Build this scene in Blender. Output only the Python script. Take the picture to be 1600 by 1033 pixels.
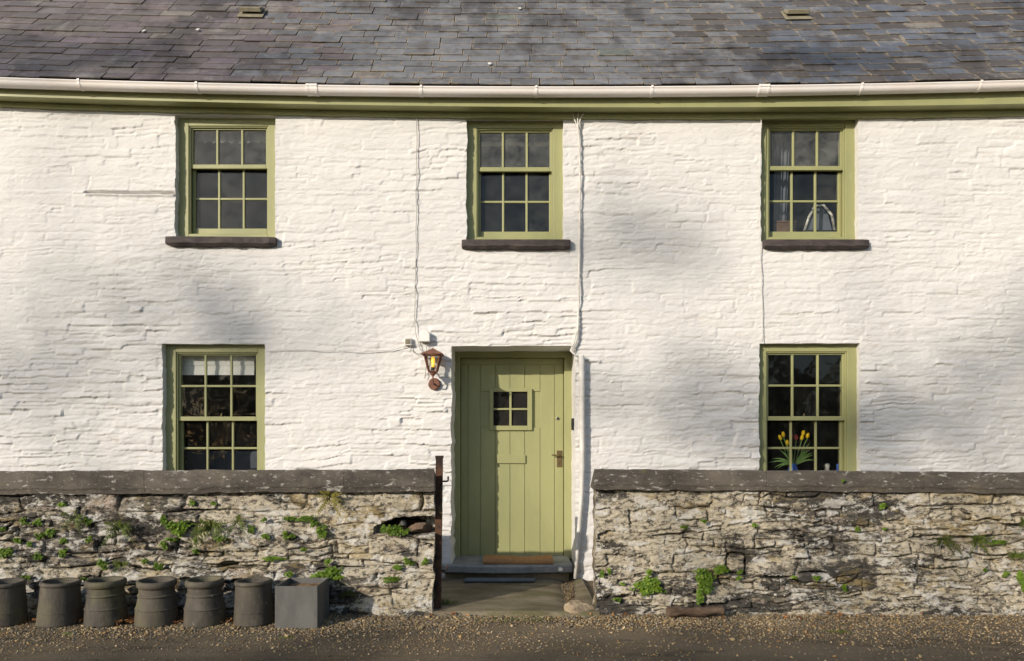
import bpy, math, random
import numpy as np
from mathutils import Vector, Matrix

for o in list(bpy.data.objects):
    bpy.data.objects.remove(o)
SC = bpy.context.scene
COL = SC.collection

# ------------------------------------------------------------------ camera
F, D, EZ, HY = 1100.0, 7.1, 1.4, 690.0       # focal length (photo px), distance to house wall, eye height, horizon row
cam_d = bpy.data.cameras.new('camera')
cam = bpy.data.objects.new('camera', cam_d)
COL.objects.link(cam)
cam.location = (0, -D, EZ)
cam.rotation_euler = (math.radians(90), 0, 0)
cam_d.sensor_width = 36
cam_d.lens = 36 * F / 1600
cam_d.shift_y = (HY - 516.5) / 1600
cam_d.clip_start = 0.05
cam_d.clip_end = 1500
SC.camera = cam

# ------------------------------------------------------------------ light
SUN = Vector((0.92, 1.0, -0.485)).normalized()          # direction the light travels
elev = math.asin(-SUN.z)
rot = math.atan2(-SUN.x, -SUN.y)
world = bpy.data.worlds.new('World')
SC.world = world
world.use_nodes = True
wn = world.node_tree.nodes
wl = world.node_tree.links
bg = wn.get('Background') or wn.new('ShaderNodeBackground')
sky = wn.new('ShaderNodeTexSky')
sky.sky_type = 'NISHITA'
sky.sun_disc = False
sky.sun_elevation = elev
sky.sun_rotation = rot % (2 * math.pi)
wl.new(sky.outputs[0], bg.inputs[0])
bg.inputs[1].default_value = 0.15
sun_d = bpy.data.lights.new('sun', 'SUN')
sun_d.energy = 4.4
sun_d.angle = math.radians(0.53)
sun_d.color = (1.0, 0.895, 0.765)
sun = bpy.data.objects.new('sun', sun_d)
COL.objects.link(sun)
sun.rotation_euler = SUN.to_track_quat('-Z', 'Y').to_euler()
sun.location = (-20, -25, 20)
SC.view_settings.view_transform = 'Standard'
SC.view_settings.look = 'None'
SC.view_settings.exposure = 0.0
SC.view_settings.gamma = 1.0
SC.view_settings.use_curve_mapping = False

# ------------------------------------------------------------------ helpers
R = random.Random(7)
NR = np.random.RandomState(11)


def W(px, py, y):
    """photo column / row on the vertical plane at depth y -> (x, z)"""
    d = D + y
    return (px - 800) * d / F, EZ + (HY - py) * d / F


_T = NR.rand(256, 256) * 2 - 1


def vnoise(x, y, seed=0):
    x = np.asarray(x, float) + seed * 17.31
    y = np.asarray(y, float) + seed * 9.77
    xi = np.floor(x).astype(int)
    yi = np.floor(y).astype(int)
    fx = x - xi
    fy = y - yi
    fx = fx * fx * fx * (fx * (fx * 6 - 15) + 10)
    fy = fy * fy * fy * (fy * (fy * 6 - 15) + 10)
    a = _T[xi % 256, yi % 256]
    b = _T[(xi + 1) % 256, yi % 256]
    c = _T[xi % 256, (yi + 1) % 256]
    d = _T[(xi + 1) % 256, (yi + 1) % 256]
    return (a * (1 - fx) + b * fx) * (1 - fy) + (c * (1 - fx) + d * fx) * fy


def fbm(x, y, seed=0, oct=4, gain=0.5):
    s = 0
    a = 1.0
    t = 0
    for i in range(oct):
        s = s + a * vnoise(np.asarray(x) * 2 ** i, np.asarray(y) * 2 ** i, seed + i * 3)
        t += a
        a *= gain
    return s / t


def link(name, data, parent=None, kind=None):
    o = bpy.data.objects.new(name, data)
    COL.objects.link(o)
    if parent is not None:
        o.parent = parent
    if kind:
        o['kind'] = kind
    return o


def tag(o, label, cat, group=None):
    o['label'] = label
    o['category'] = cat
    if group:
        o['group'] = group
    return o


def thing(name, label, cat, loc=(0, 0, 0), group=None):
    o = link(name, None)
    o.location = loc
    o.empty_display_size = 0.1
    return tag(o, label, cat, group)


def fastmesh(name, V, Fc, mat=None, smooth=True, normals=None, col=None, flat_mask=None):
    """V (n,3), Fc (m,k) equal-sided faces"""
    me = bpy.data.meshes.new(name)
    V = np.ascontiguousarray(V, np.float32)
    Fc = np.ascontiguousarray(Fc, np.int32)
    k = Fc.shape[1]
    me.vertices.add(len(V))
    me.vertices.foreach_set('co', V.ravel())
    me.loops.add(Fc.size)
    me.loops.foreach_set('vertex_index', Fc.ravel())
    me.polygons.add(len(Fc))
    me.polygons.foreach_set('loop_start', np.arange(0, Fc.size, k, dtype=np.int32))
    sm = np.full(len(Fc), bool(smooth))
    if flat_mask is not None:
        sm = sm & ~flat_mask
    me.polygons.foreach_set('use_smooth', sm)
    me.update(calc_edges=True)
    if col is not None:
        at = me.color_attributes.new('Col', 'FLOAT_COLOR', 'POINT')
        c = np.ones((len(V), 4), np.float32)
        c[:, :3] = col
        at.data.foreach_set('color', c.ravel())
    if normals is not None:
        me.normals_split_custom_set_from_vertices(normals.tolist())
    if mat:
        me.materials.append(mat)
    return me


class MB:
    """collects shapes for one mesh"""

    def __init__(s):
        s.v = []
        s.f = []

    def add(s, vs, fs):
        n = len(s.v)
        s.v += [tuple(v) for v in vs]
        s.f += [tuple(i + n for i in f) for f in fs]
        return s

    def box(s, x0, x1, y0, y1, z0, z1):
        return s.add([(x0, y0, z0), (x1, y0, z0), (x1, y1, z0), (x0, y1, z0),
                      (x0, y0, z1), (x1, y0, z1), (x1, y1, z1), (x0, y1, z1)],
                     [(0, 3, 2, 1), (4, 5, 6, 7), (0, 1, 5, 4), (1, 2, 6, 5), (2, 3, 7, 6), (3, 0, 4, 7)])

    def tube(s, pts, r, n=6, caps=True):
        pts = [Vector(p) for p in pts]
        rs = r if isinstance(r, (list, tuple)) else [r] * len(pts)
        base = len(s.v)
        for i, p in enumerate(pts):
            t = (pts[min(i + 1, len(pts) - 1)] - pts[max(i - 1, 0)]).normalized()
            a = Vector((0, 1, 0)) if abs(t.y) < 0.9 else Vector((1, 0, 0))
            u = t.cross(a).normalized()
            w = t.cross(u)
            for k in range(n):
                an = 2 * math.pi * k / n
                s.v.append(tuple(p + rs[i] * (math.cos(an) * u + math.sin(an) * w)))
        for i in range(len(pts) - 1):
            for k in range(n):
                a, b = base + i * n + k, base + i * n + (k + 1) % n
                s.f.append((a, b, b + n, a + n))
        if caps:
            s.f.append(tuple(base + k for k in range(n))[::-1])
            e = base + (len(pts) - 1) * n
            s.f.append(tuple(e + k for k in range(n)))
        return s

    def lathe(s, prof, n=40, c=(0, 0, 0), close=False):
        base = len(s.v)
        for r, z in prof:
            for k in range(n):
                a = 2 * math.pi * k / n
                s.v.append((c[0] + r * math.cos(a), c[1] + r * math.sin(a), c[2] + z))
        m = len(prof)
        for i in range(m - 1 + (1 if close else 0)):
            j = (i + 1) % m
            for k in range(n):
                k2 = (k + 1) % n
                s.f.append((base + i * n + k, base + i * n + k2, base + j * n + k2, base + j * n + k))
        return s

    def build(s, name, mat, parent=None, bevel=0, smooth=False, kind=None, seg=2):
        me = bpy.data.meshes.new(name)
        me.from_pydata(s.v, [], s.f)
        me.update()
        if smooth:
            me.polygons.foreach_set('use_smooth', [True] * len(me.polygons))
        me.materials.append(mat)
        o = link(name, me, parent, kind)
        if bevel:
            b = o.modifiers.new('bevel', 'BEVEL')
            b.width = bevel
            b.segments = seg
            b.limit_method = 'ANGLE'
        return o


# ------------------------------------------------------------------ materials
def nt(name):
    m = bpy.data.materials.new(name)
    m.use_nodes = True
    t = m.node_tree
    b = t.nodes['Principled BSDF']
    return m, t, b


class G:
    """small node-graph writer"""

    def __init__(s, name, rough=0.8, spec=0.3):
        s.m, s.t, s.b = nt(name)
        s.b.inputs['Roughness'].default_value = rough
        s.b.inputs['Specular IOR Level'].default_value = spec
        s.pos = s.t.nodes.new('ShaderNodeNewGeometry').outputs['Position']

    def n(s, typ):
        return s.t.nodes.new(typ)

    def l(s, a, b):
        s.t.links.new(a, b)

    def noise(s, scale, detail=4, rough=0.6, stretch=(1, 1, 1), off=0.0, dist=0.0):
        mp = s.n('ShaderNodeMapping')
        mp.inputs['Scale'].default_value = stretch
        mp.inputs['Location'].default_value = (off, off * 1.7, off * 0.6)
        s.l(s.pos, mp.inputs['Vector'])
        t = s.n('ShaderNodeTexNoise')
        t.inputs['Scale'].default_value = scale
        t.inputs['Detail'].default_value = detail
        t.inputs['Roughness'].default_value = rough
        t.inputs['Distortion'].default_value = dist
        s.l(mp.outputs[0], t.inputs['Vector'])
        return t.outputs['Fac']

    def ramp(s, fac, lo, hi):
        r = s.n('ShaderNodeMapRange')
        r.interpolation_type = 'SMOOTHSTEP'
        r.inputs['From Min'].default_value = lo
        r.inputs['From Max'].default_value = hi
        s.l(fac, r.inputs['Value'])
        return r.outputs['Result']

    def mul(s, a, b, op='MULTIPLY'):
        m = s.n('ShaderNodeMath')
        m.operation = op
        for i, v in enumerate((a, b)):
            if isinstance(v, (int, float)):
                m.inputs[i].default_value = v
            else:
                s.l(v, m.inputs[i])
        return m.outputs[0]

    def mix(s, fac, a, b, blend='MIX'):
        m = s.n('ShaderNodeMix')
        m.data_type = 'RGBA'
        m.blend_type = blend
        m.clamp_factor = True
        for sock, v in ((m.inputs['Factor'], fac), (m.inputs['A'] if False else m.inputs[6], a), (m.inputs[7], b)):
            if isinstance(v, (int, float)):
                sock.default_value = v
            elif isinstance(v, (tuple, list)):
                sock.default_value = (*v[:3], 1)
            else:
                s.l(v, sock)
        return m.outputs[2]

    def attr(s, name='Col'):
        a = s.n('ShaderNodeAttribute')
        a.attribute_name = name
        return a

    def color(s, c):
        if isinstance(c, (tuple, list)):
            s.b.inputs['Base Color'].default_value = (*c[:3], 1)
        else:
            s.l(c, s.b.inputs['Base Color'])
        return s

    def bump(s, h, strength=0.4, dist=0.01):
        b = s.n('ShaderNodeBump')
        b.inputs['Strength'].default_value = strength
        b.inputs['Distance'].default_value = dist
        s.l(h, b.inputs['Height'])
        s.l(b.outputs[0], s.b.inputs['Normal'])
        return s


def simple(name, c1, c2=None, scale=12, rough=0.7, spec=0.3, bump=0.2, bdist=0.004, bscale=60, stretch=(1, 1, 1), metal=0.0):
    g = G(name, rough, spec)
    if c2:
        g.color(g.mix(g.ramp(g.noise(scale, 5, 0.65, stretch), 0.35, 0.65), c1, c2))
    else:
        g.color(c1)
    if bump:
        g.bump(g.noise(bscale, 5, 0.65, stretch), bump, bdist)
    g.b.inputs['Metallic'].default_value = metal
    return g.m


def m_whitewash():
    g = G('whitewash', 0.85, 0.2)
    c = g.mix(g.ramp(g.noise(1.3, 4, 0.6), 0.35, 0.7), (0.715, 0.70, 0.675), (0.655, 0.645, 0.625))
    c = g.mix(g.mul(g.ramp(g.noise(9, 5, 0.7, (0.35, 1, 1.6), 3.0), 0.62, 0.75), 0.5), c, (0.60, 0.555, 0.48))
    c = g.mix(g.mul(g.ramp(g.noise(26, 4, 0.7, (0.5, 1, 1.5), 7.0), 0.70, 0.76), 0.75), c, (0.48, 0.38, 0.27))
    c = g.mix(g.mul(g.ramp(g.noise(3.5, 6, 0.7, (2.2, 1, 0.35), 15.0), 0.58, 0.75), 0.35), c, (0.55, 0.53, 0.49))
    n1 = g.noise(2.6, 6, 0.62, (0.30, 1, 2.4), 23.0)
    ab = g.n('ShaderNodeMath')
    ab.operation = 'ABSOLUTE'
    g.l(g.mul(n1, 0.5, 'SUBTRACT'), ab.inputs[0])
    ln = g.n('ShaderNodeMapRange')
    ln.inputs['From Min'].default_value = 0.0
    ln.inputs['From Max'].default_value = 0.0075
    ln.inputs['To Min'].default_value = 1.0
    ln.inputs['To Max'].default_value = 0.0
    g.l(ab.outputs[0], ln.inputs['Value'])
    c = g.mix(g.mul(g.mul(ln.outputs[0], g.ramp(g.noise(5, 4, 0.6, (0.5, 1, 1.2), 29.0), 0.48, 0.62)), 0.6), c, (0.44, 0.365, 0.275))
    g.color(c)
    g.bump(g.noise(48, 7, 0.75, (0.5, 1, 1.3)), 0.6, 0.007)
    return g.m


def m_green(name, base, alt):
    g = G(name, 0.48, 0.4)
    c = g.mix(g.ramp(g.noise(3.5, 4, 0.6, (1, 1, 0.4)), 0.35, 0.7), base, alt)
    c = g.mix(g.mul(g.ramp(g.noise(30, 4, 0.7, (1, 1, 0.3), 4.0), 0.66, 0.8), 0.35), c, (0.26, 0.24, 0.13))
    c = g.mix(g.mul(g.ramp(g.noise(11, 7, 0.75, (1, 1, 0.25), 14.0), 0.56, 0.70), 0.30), c, (0.40, 0.395, 0.21))
    c = g.mix(g.mul(g.ramp(g.noise(55, 5, 0.75, (1, 1, 0.6), 24.0), 0.66, 0.72), 0.6), c, (0.17, 0.15, 0.085))
    g.color(c)
    g.bump(g.noise(70, 5, 0.65, (1, 1, 0.15)), 0.22, 0.004)
    return g.m


def m_rubble():
    g = G('rubble_stone', 0.92, 0.15)
    col = g.attr('Col').outputs['Color']
    c = g.mix(g.ramp(g.noise(14, 6, 0.7, (0.6, 1, 1.4)), 0.35, 0.75), col, (0.36, 0.31, 0.23))
    # grey-black crusts, big and small
    c = g.mix(g.mul(g.ramp(g.noise(1.5, 12, 0.76, (0.55, 1, 1.5), 9.0), 0.476, 0.515), 0.94), c, (0.085, 0.080, 0.070))
    c = g.mix(g.mul(g.ramp(g.noise(5.5, 12, 0.80, (0.6, 1, 1.4), 27.0), 0.50, 0.535), 0.92), c, (0.062, 0.058, 0.051))
    # old lime wash in chalky patches
    c = g.mix(g.mul(g.ramp(g.noise(1.25, 12, 0.76, (0.6, 1, 1.5), 2.0), 0.50, 0.53), 0.85), c, (0.67, 0.595, 0.45))
    c = g.mix(g.mul(g.ramp(g.noise(3.2, 8, 0.72, (0.6, 1, 1.6), 21.0), 0.52, 0.63), 0.6), c, (0.45, 0.335, 0.14))
    c = g.mix(g.mul(g.ramp(g.noise(26, 8, 0.8, (0.7, 1, 1.2), 5.0), 0.515, 0.56), 0.88), c, (0.065, 0.057, 0.047))
    # pale lichen
    c = g.mix(g.mul(g.ramp(g.noise(8, 12, 0.80, (0.7, 1, 1.2), 12.0), 0.53, 0.56), 0.92), c, (0.72, 0.69, 0.62))
    g.color(c)
    h = g.mul(g.noise(38, 8, 0.75, (0.6, 1, 1.3)), g.noise(120, 4, 0.7), 'ADD')
    g.bump(h, 1.0, 0.016)
    return g.m


def m_coping():
    g = G('coping_slate_concrete', 0.85, 0.25)
    c = g.mix(g.ramp(g.noise(5, 8, 0.7, (0.5, 1, 1)), 0.35, 0.65), (0.075, 0.066, 0.056), (0.15, 0.13, 0.105))
    c = g.mix(g.mul(g.ramp(g.noise(22, 8, 0.72, (0.45, 1, 1.2), 3.0), 0.575, 0.64), 0.85), c, (0.50, 0.475, 0.43))
    c = g.mix(g.mul(g.ramp(g.noise(3.2, 9, 0.7, (0.5, 1, 1.3), 14.0), 0.63, 0.68), 0.8), c, (0.55, 0.52, 0.47))
    c = g.mix(g.mul(g.ramp(g.noise(8, 6, 0.7, (0.4, 1, 1), 8.0), 0.62, 0.7), 0.5), c, (0.20, 0.16, 0.06))
    g.color(c)
    c = g.mix(g.mul(g.ramp(g.noise(60, 6, 0.75, (0.5, 1, 1.2), 6.0), 0.60, 0.66), 0.6), c, (0.42, 0.39, 0.34))
    g.color(c)
    g.bump(g.noise(40, 9, 0.8), 0.95, 0.014)
    return g.m


def m_slate():
    g = G('roof_slate', 0.5, 0.5)
    col = g.attr('Col').outputs['Color']
    c = g.mix(g.ramp(g.noise(7, 7, 0.7, (0.6, 1, 1)), 0.4, 0.85), col, (0.07, 0.061, 0.056))
    # sandy weathered borders of each slate
    uv = g.n('ShaderNodeUVMap')
    uv.uv_map = 'UVMap'
    sp = g.n('ShaderNodeSeparateXYZ')
    g.l(uv.outputs[0], sp.inputs[0])
    ex = g.mul(g.mul(sp.outputs[0], 0.5, 'SUBTRACT'), 1, 'MULTIPLY')
    ab = g.n('ShaderNodeMath')
    ab.operation = 'ABSOLUTE'
    g.l(ex, ab.inputs[0])
    side = g.ramp(ab.outputs[0], 0.455, 0.49)
    low = g.n('ShaderNodeMath')
    low.operation = 'SUBTRACT'
    low.inputs[0].default_value = 1.0
    g.l(sp.outputs[1], low.inputs[1])
    bot = g.ramp(low.outputs[0], 0.90, 0.97)
    edge = g.mul(side, bot, 'MAXIMUM')
    edge = g.mul(edge, g.ramp(g.noise(9, 6, 0.7, (1, 1, 1), 4.0), 0.40, 0.62))
    al = g.attr('Col').outputs['Alpha']
    edge = g.mul(edge, al)
    c = g.mix(g.mul(edge, 0.85), c, (0.36, 0.295, 0.20))
    # lichen
    c = g.mix(g.mul(g.ramp(g.noise(26, 5, 0.7, (1, 1, 1), 11.0), 0.66, 0.72), 0.7), c, (0.24, 0.20, 0.13))
    c = g.mix(g.mul(g.ramp(g.noise(13, 6, 0.72, (1, 1, 1), 31.0), 0.70, 0.75), 0.8), c, (0.34, 0.27, 0.05))
    # black algae stains
    c = g.mix(g.mul(g.ramp(g.noise(1.3, 7, 0.68, (1, 0.5, 0.5), 17.0), 0.49, 0.64), 0.72), c, (0.048, 0.041, 0.037))
    c = g.mix(g.mul(g.ramp(g.noise(4.5, 8, 0.72, (1.2, 1, 1), 41.0), 0.52, 0.63), 0.55), c, (0.095, 0.080, 0.066))
    c = g.mix(g.mul(g.ramp(g.noise(48, 4, 0.7, (1, 1, 1), 51.0), 0.62, 0.70), 0.5), c, (0.30, 0.255, 0.18))
    c = g.mix(g.mul(g.ramp(g.noise(2.4, 10, 0.78, (1, 1, 1), 61.0), 0.55, 0.62), 0.5), c, (0.29, 0.27, 0.245))
    g.color(c)
    r = g.n('ShaderNodeMapRange')
    r.inputs['To Min'].default_value = 0.38
    r.inputs['To Max'].default_value = 0.75
    g.l(g.noise(6, 5, 0.6), r.inputs['Value'])
    g.l(r.outputs[0], g.b.inputs['Roughness'])
    g.bump(g.noise(38, 6, 0.7), 0.35, 0.004)
    return g.m


def m_ground():
    g = G('worn_lane_surface', 0.95, 0.15)
    c = g.mix(g.ramp(g.noise(1.1, 7, 0.7, (0.5, 1, 1)), 0.35, 0.68), (0.165, 0.130, 0.086), (0.265, 0.208, 0.138))
    c = g.mix(g.mul(g.ramp(g.noise(70, 5, 0.75), 0.52, 0.66), 0.7), c, (0.34, 0.285, 0.205))
    c = g.mix(g.mul(g.ramp(g.noise(120, 4, 0.75, off=5.0), 0.55, 0.66), 0.7), c, (0.045, 0.038, 0.032))
    c = g.mix(g.mul(g.ramp(g.noise(6, 7, 0.75, off=9.0), 0.60, 0.70), 0.45), c, (0.085, 0.095, 0.03))
    g.color(c)
    c = g.mix(g.mul(g.ramp(g.noise(2.6, 9, 0.78, (0.4, 1.2, 1), 33.0), 0.52, 0.60), 0.6), c, (0.085, 0.068, 0.048))
    g.color(c)
    g.bump(g.noise(70, 8, 0.82), 1.0, 0.02)
    return g.m


def m_path():
    g = G('mossy_concrete', 0.9, 0.2)
    c = g.mix(g.ramp(g.noise(3, 7, 0.7, (0.6, 1.3, 1)), 0.35, 0.66), (0.11, 0.09, 0.055), (0.23, 0.195, 0.135))
    c = g.mix(g.mul(g.ramp(g.noise(2.2, 6, 0.7, (0.8, 1.2, 1), 6.0), 0.5, 0.65), 0.6), c, (0.10, 0.10, 0.035))
    c = g.mix(g.mul(g.ramp(g.noise(60, 5, 0.7, off=2.0), 0.55, 0.68), 0.5), c, (0.06, 0.05, 0.04))
    g.color(c)
    g.bump(g.noise(60, 7, 0.75), 0.6, 0.006)
    return g.m


def m_pot():
    g = G('weathered_fireclay', 0.7, 0.35)
    col = g.attr('Col').outputs['Color']
    c = g.mix(g.ramp(g.noise(6, 6, 0.7, (1, 1, 0.35)), 0.3, 0.7), (0.044, 0.039, 0.034), (0.092, 0.080, 0.063))
    c = g.mix(g.mul(g.ramp(g.noise(3, 6, 0.7, (1, 1, 0.6), 5.0), 0.5, 0.65), 0.6), c, (0.12, 0.115, 0.05))
    c = g.mix(g.mul(g.ramp(g.noise(24, 5, 0.65, off=8.0), 0.67, 0.71), 0.8), c, (0.40, 0.37, 0.29))
    c = g.mix(g.mul(g.ramp(g.noise(70, 4, 0.65, off=3.0), 0.67, 0.72), 0.6), c, (0.35, 0.32, 0.25))
    oi = g.n('ShaderNodeObjectInfo').outputs['Random']
    c = g.mix(g.mul(g.ramp(g.noise(9, 8, 0.75, (1, 1, 0.5), 19.0), 0.52, 0.64), 0.45), c, (0.155, 0.135, 0.105))
    c = g.mix(g.mul(g.ramp(g.noise(4, 7, 0.75, (1, 1, 0.8), 44.0), 0.56, 0.66), 0.7), c, (0.040, 0.034, 0.030))
    c = g.mix(g.mul(oi, 0.35), c, (0.12, 0.10, 0.07))
    g.color(c)
    g.bump(g.noise(55, 7, 0.75, (1, 1, 0.5)), 0.7, 0.006)
    return g.m


def m_rust(name='rusty_iron'):
    g = G(name, 0.8, 0.3)
    c = g.mix(g.ramp(g.noise(14, 7, 0.7, (1, 1, 0.6)), 0.38, 0.62), (0.024, 0.016, 0.014), (0.10, 0.048, 0.026))
    c = g.mix(g.mul(g.ramp(g.noise(9, 6, 0.7, (1, 1, 0.5), 6.0), 0.56, 0.64), 0.8), c, (0.15, 0.115, 0.045))
    c = g.mix(g.mul(g.ramp(g.noise(40, 5, 0.7, off=2.0), 0.62, 0.7), 0.6), c, (0.26, 0.10, 0.08))
    g.color(c)
    g.bump(g.noise(90, 6, 0.75), 0.7, 0.004)
    return g.m


def m_glass(name, dust, dcol=(0.42, 0.43, 0.40)):
    m = bpy.data.materials.new(name)
    m.use_nodes = True
    t = m.node_tree
    t.nodes.clear()
    out = t.nodes.new('ShaderNodeOutputMaterial')
    tr = t.nodes.new('ShaderNodeBsdfTransparent')
    tr.inputs[0].default_value = (0.9, 0.92, 0.9, 1)
    gl = t.nodes.new('ShaderNodeBsdfGlossy')
    gl.inputs['Roughness'].default_value = 0.03
    fr = t.nodes.new('ShaderNodeFresnel')
    fr.inputs['IOR'].default_value = 1.5
    geo = t.nodes.new('ShaderNodeNewGeometry')
    ior = t.nodes.new('ShaderNodeMapRange')          # a thin pane behaves alike from both sides
    ior.inputs['To Min'].default_value = 1.5
    ior.inputs['To Max'].default_value = 1 / 1.5
    t.links.new(geo.outputs['Backfacing'], ior.inputs['Value'])
    t.links.new(ior.outputs[0], fr.inputs['IOR'])
    nz = t.nodes.new('ShaderNodeTexNoise')
    nz.inputs['Scale'].default_value = 3.0
    nz.inputs['Detail'].default_value = 2
    bm = t.nodes.new('ShaderNodeBump')
    bm.inputs['Strength'].default_value = 0.25
    bm.inputs['Distance'].default_value = 0.02
    t.links.new(geo.outputs['Position'], nz.inputs['Vector'])
    t.links.new(nz.outputs['Fac'], bm.inputs['Height'])
    t.links.new(bm.outputs[0], gl.inputs['Normal'])
    mx = t.nodes.new('ShaderNodeMixShader')
    t.links.new(fr.outputs[0], mx.inputs[0])
    t.links.new(tr.outputs[0], mx.inputs[1])
    t.links.new(gl.outputs[0], mx.inputs[2])
    df = t.nodes.new('ShaderNodeBsdfDiffuse')
    df.inputs[0].default_value = (*dcol, 1)
    n2 = t.nodes.new('ShaderNodeTexNoise')
    n2.inputs['Scale'].default_value = 7.0
    n2.inputs['Detail'].default_value = 6
    n2.inputs['Roughness'].default_value = 0.65
    t.links.new(geo.outputs['Position'], n2.inputs['Vector'])
    mr = t.nodes.new('ShaderNodeMapRange')
    mr.inputs['From Min'].default_value = 0.3
    mr.inputs['From Max'].default_value = 0.75
    mr.inputs['To Min'].default_value = dust * 0.25
    mr.inputs['To Max'].default_value = dust * 2.0
    t.links.new(n2.outputs['Fac'], mr.inputs['Value'])
    oi = t.nodes.new('ShaderNodeObjectInfo')
    va = t.nodes.new('ShaderNodeMapRange')
    va.inputs['To Min'].default_value = 0.45
    va.inputs['To Max'].default_value = 1.5
    t.links.new(oi.outputs['Random'], va.inputs['Value'])
    mm = t.nodes.new('ShaderNodeMath')
    mm.operation = 'MULTIPLY'
    t.links.new(mr.outputs[0], mm.inputs[0])
    t.links.new(va.outputs[0], mm.inputs[1])
    m2 = t.nodes.new('ShaderNodeMixShader')
    t.links.new(mm.outputs[0], m2.inputs[0])
    t.links.new(mx.outputs[0], m2.inputs[1])
    t.links.new(df.outputs[0], m2.inputs[2])
    t.links.new(m2.outputs[0], out.inputs[0])
    return m


def m_leaf(name, a, b, scale=30):
    g = G(name, 0.55, 0.3)
    g.color(g.mix(g.ramp(g.noise(scale, 3, 0.6), 0.35, 0.65), a, b))
    oi = g.n('ShaderNodeObjectInfo').outputs['Random']
    c0 = g.mix(g.ramp(g.noise(scale, 3, 0.6), 0.35, 0.65), a, b)
    c0 = g.mix(g.mul(oi, 0.5), c0, tuple(v * 0.45 for v in a))
    c0 = g.mix(g.mul(g.ramp(g.noise(95, 2, 0.5, off=3.0), 0.64, 0.70), 0.7), c0, (0.20, 0.15, 0.03))
    g.color(c0)
    return g.m


def m_attr(name, rough=0.9, bump=0.4, bscale=120):
    g = G(name, rough, 0.2)
    c = g.mix(g.mul(g.ramp(g.noise(60, 4, 0.7), 0.4, 0.7), 0.45), g.attr('Col').outputs['Color'], (0.10, 0.085, 0.065))
    g.color(c)
    g.bump(g.noise(bscale, 4, 0.7), bump, 0.004)
    return g.m


def m_emit(name, col, strength):
    m, t, b = nt(name)
    b.inputs['Base Color'].default_value = (*col, 1)
    b.inputs['Emission Color'].default_value = (*col, 1)
    b.inputs['Emission Strength'].default_value = strength
    return m


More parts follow.
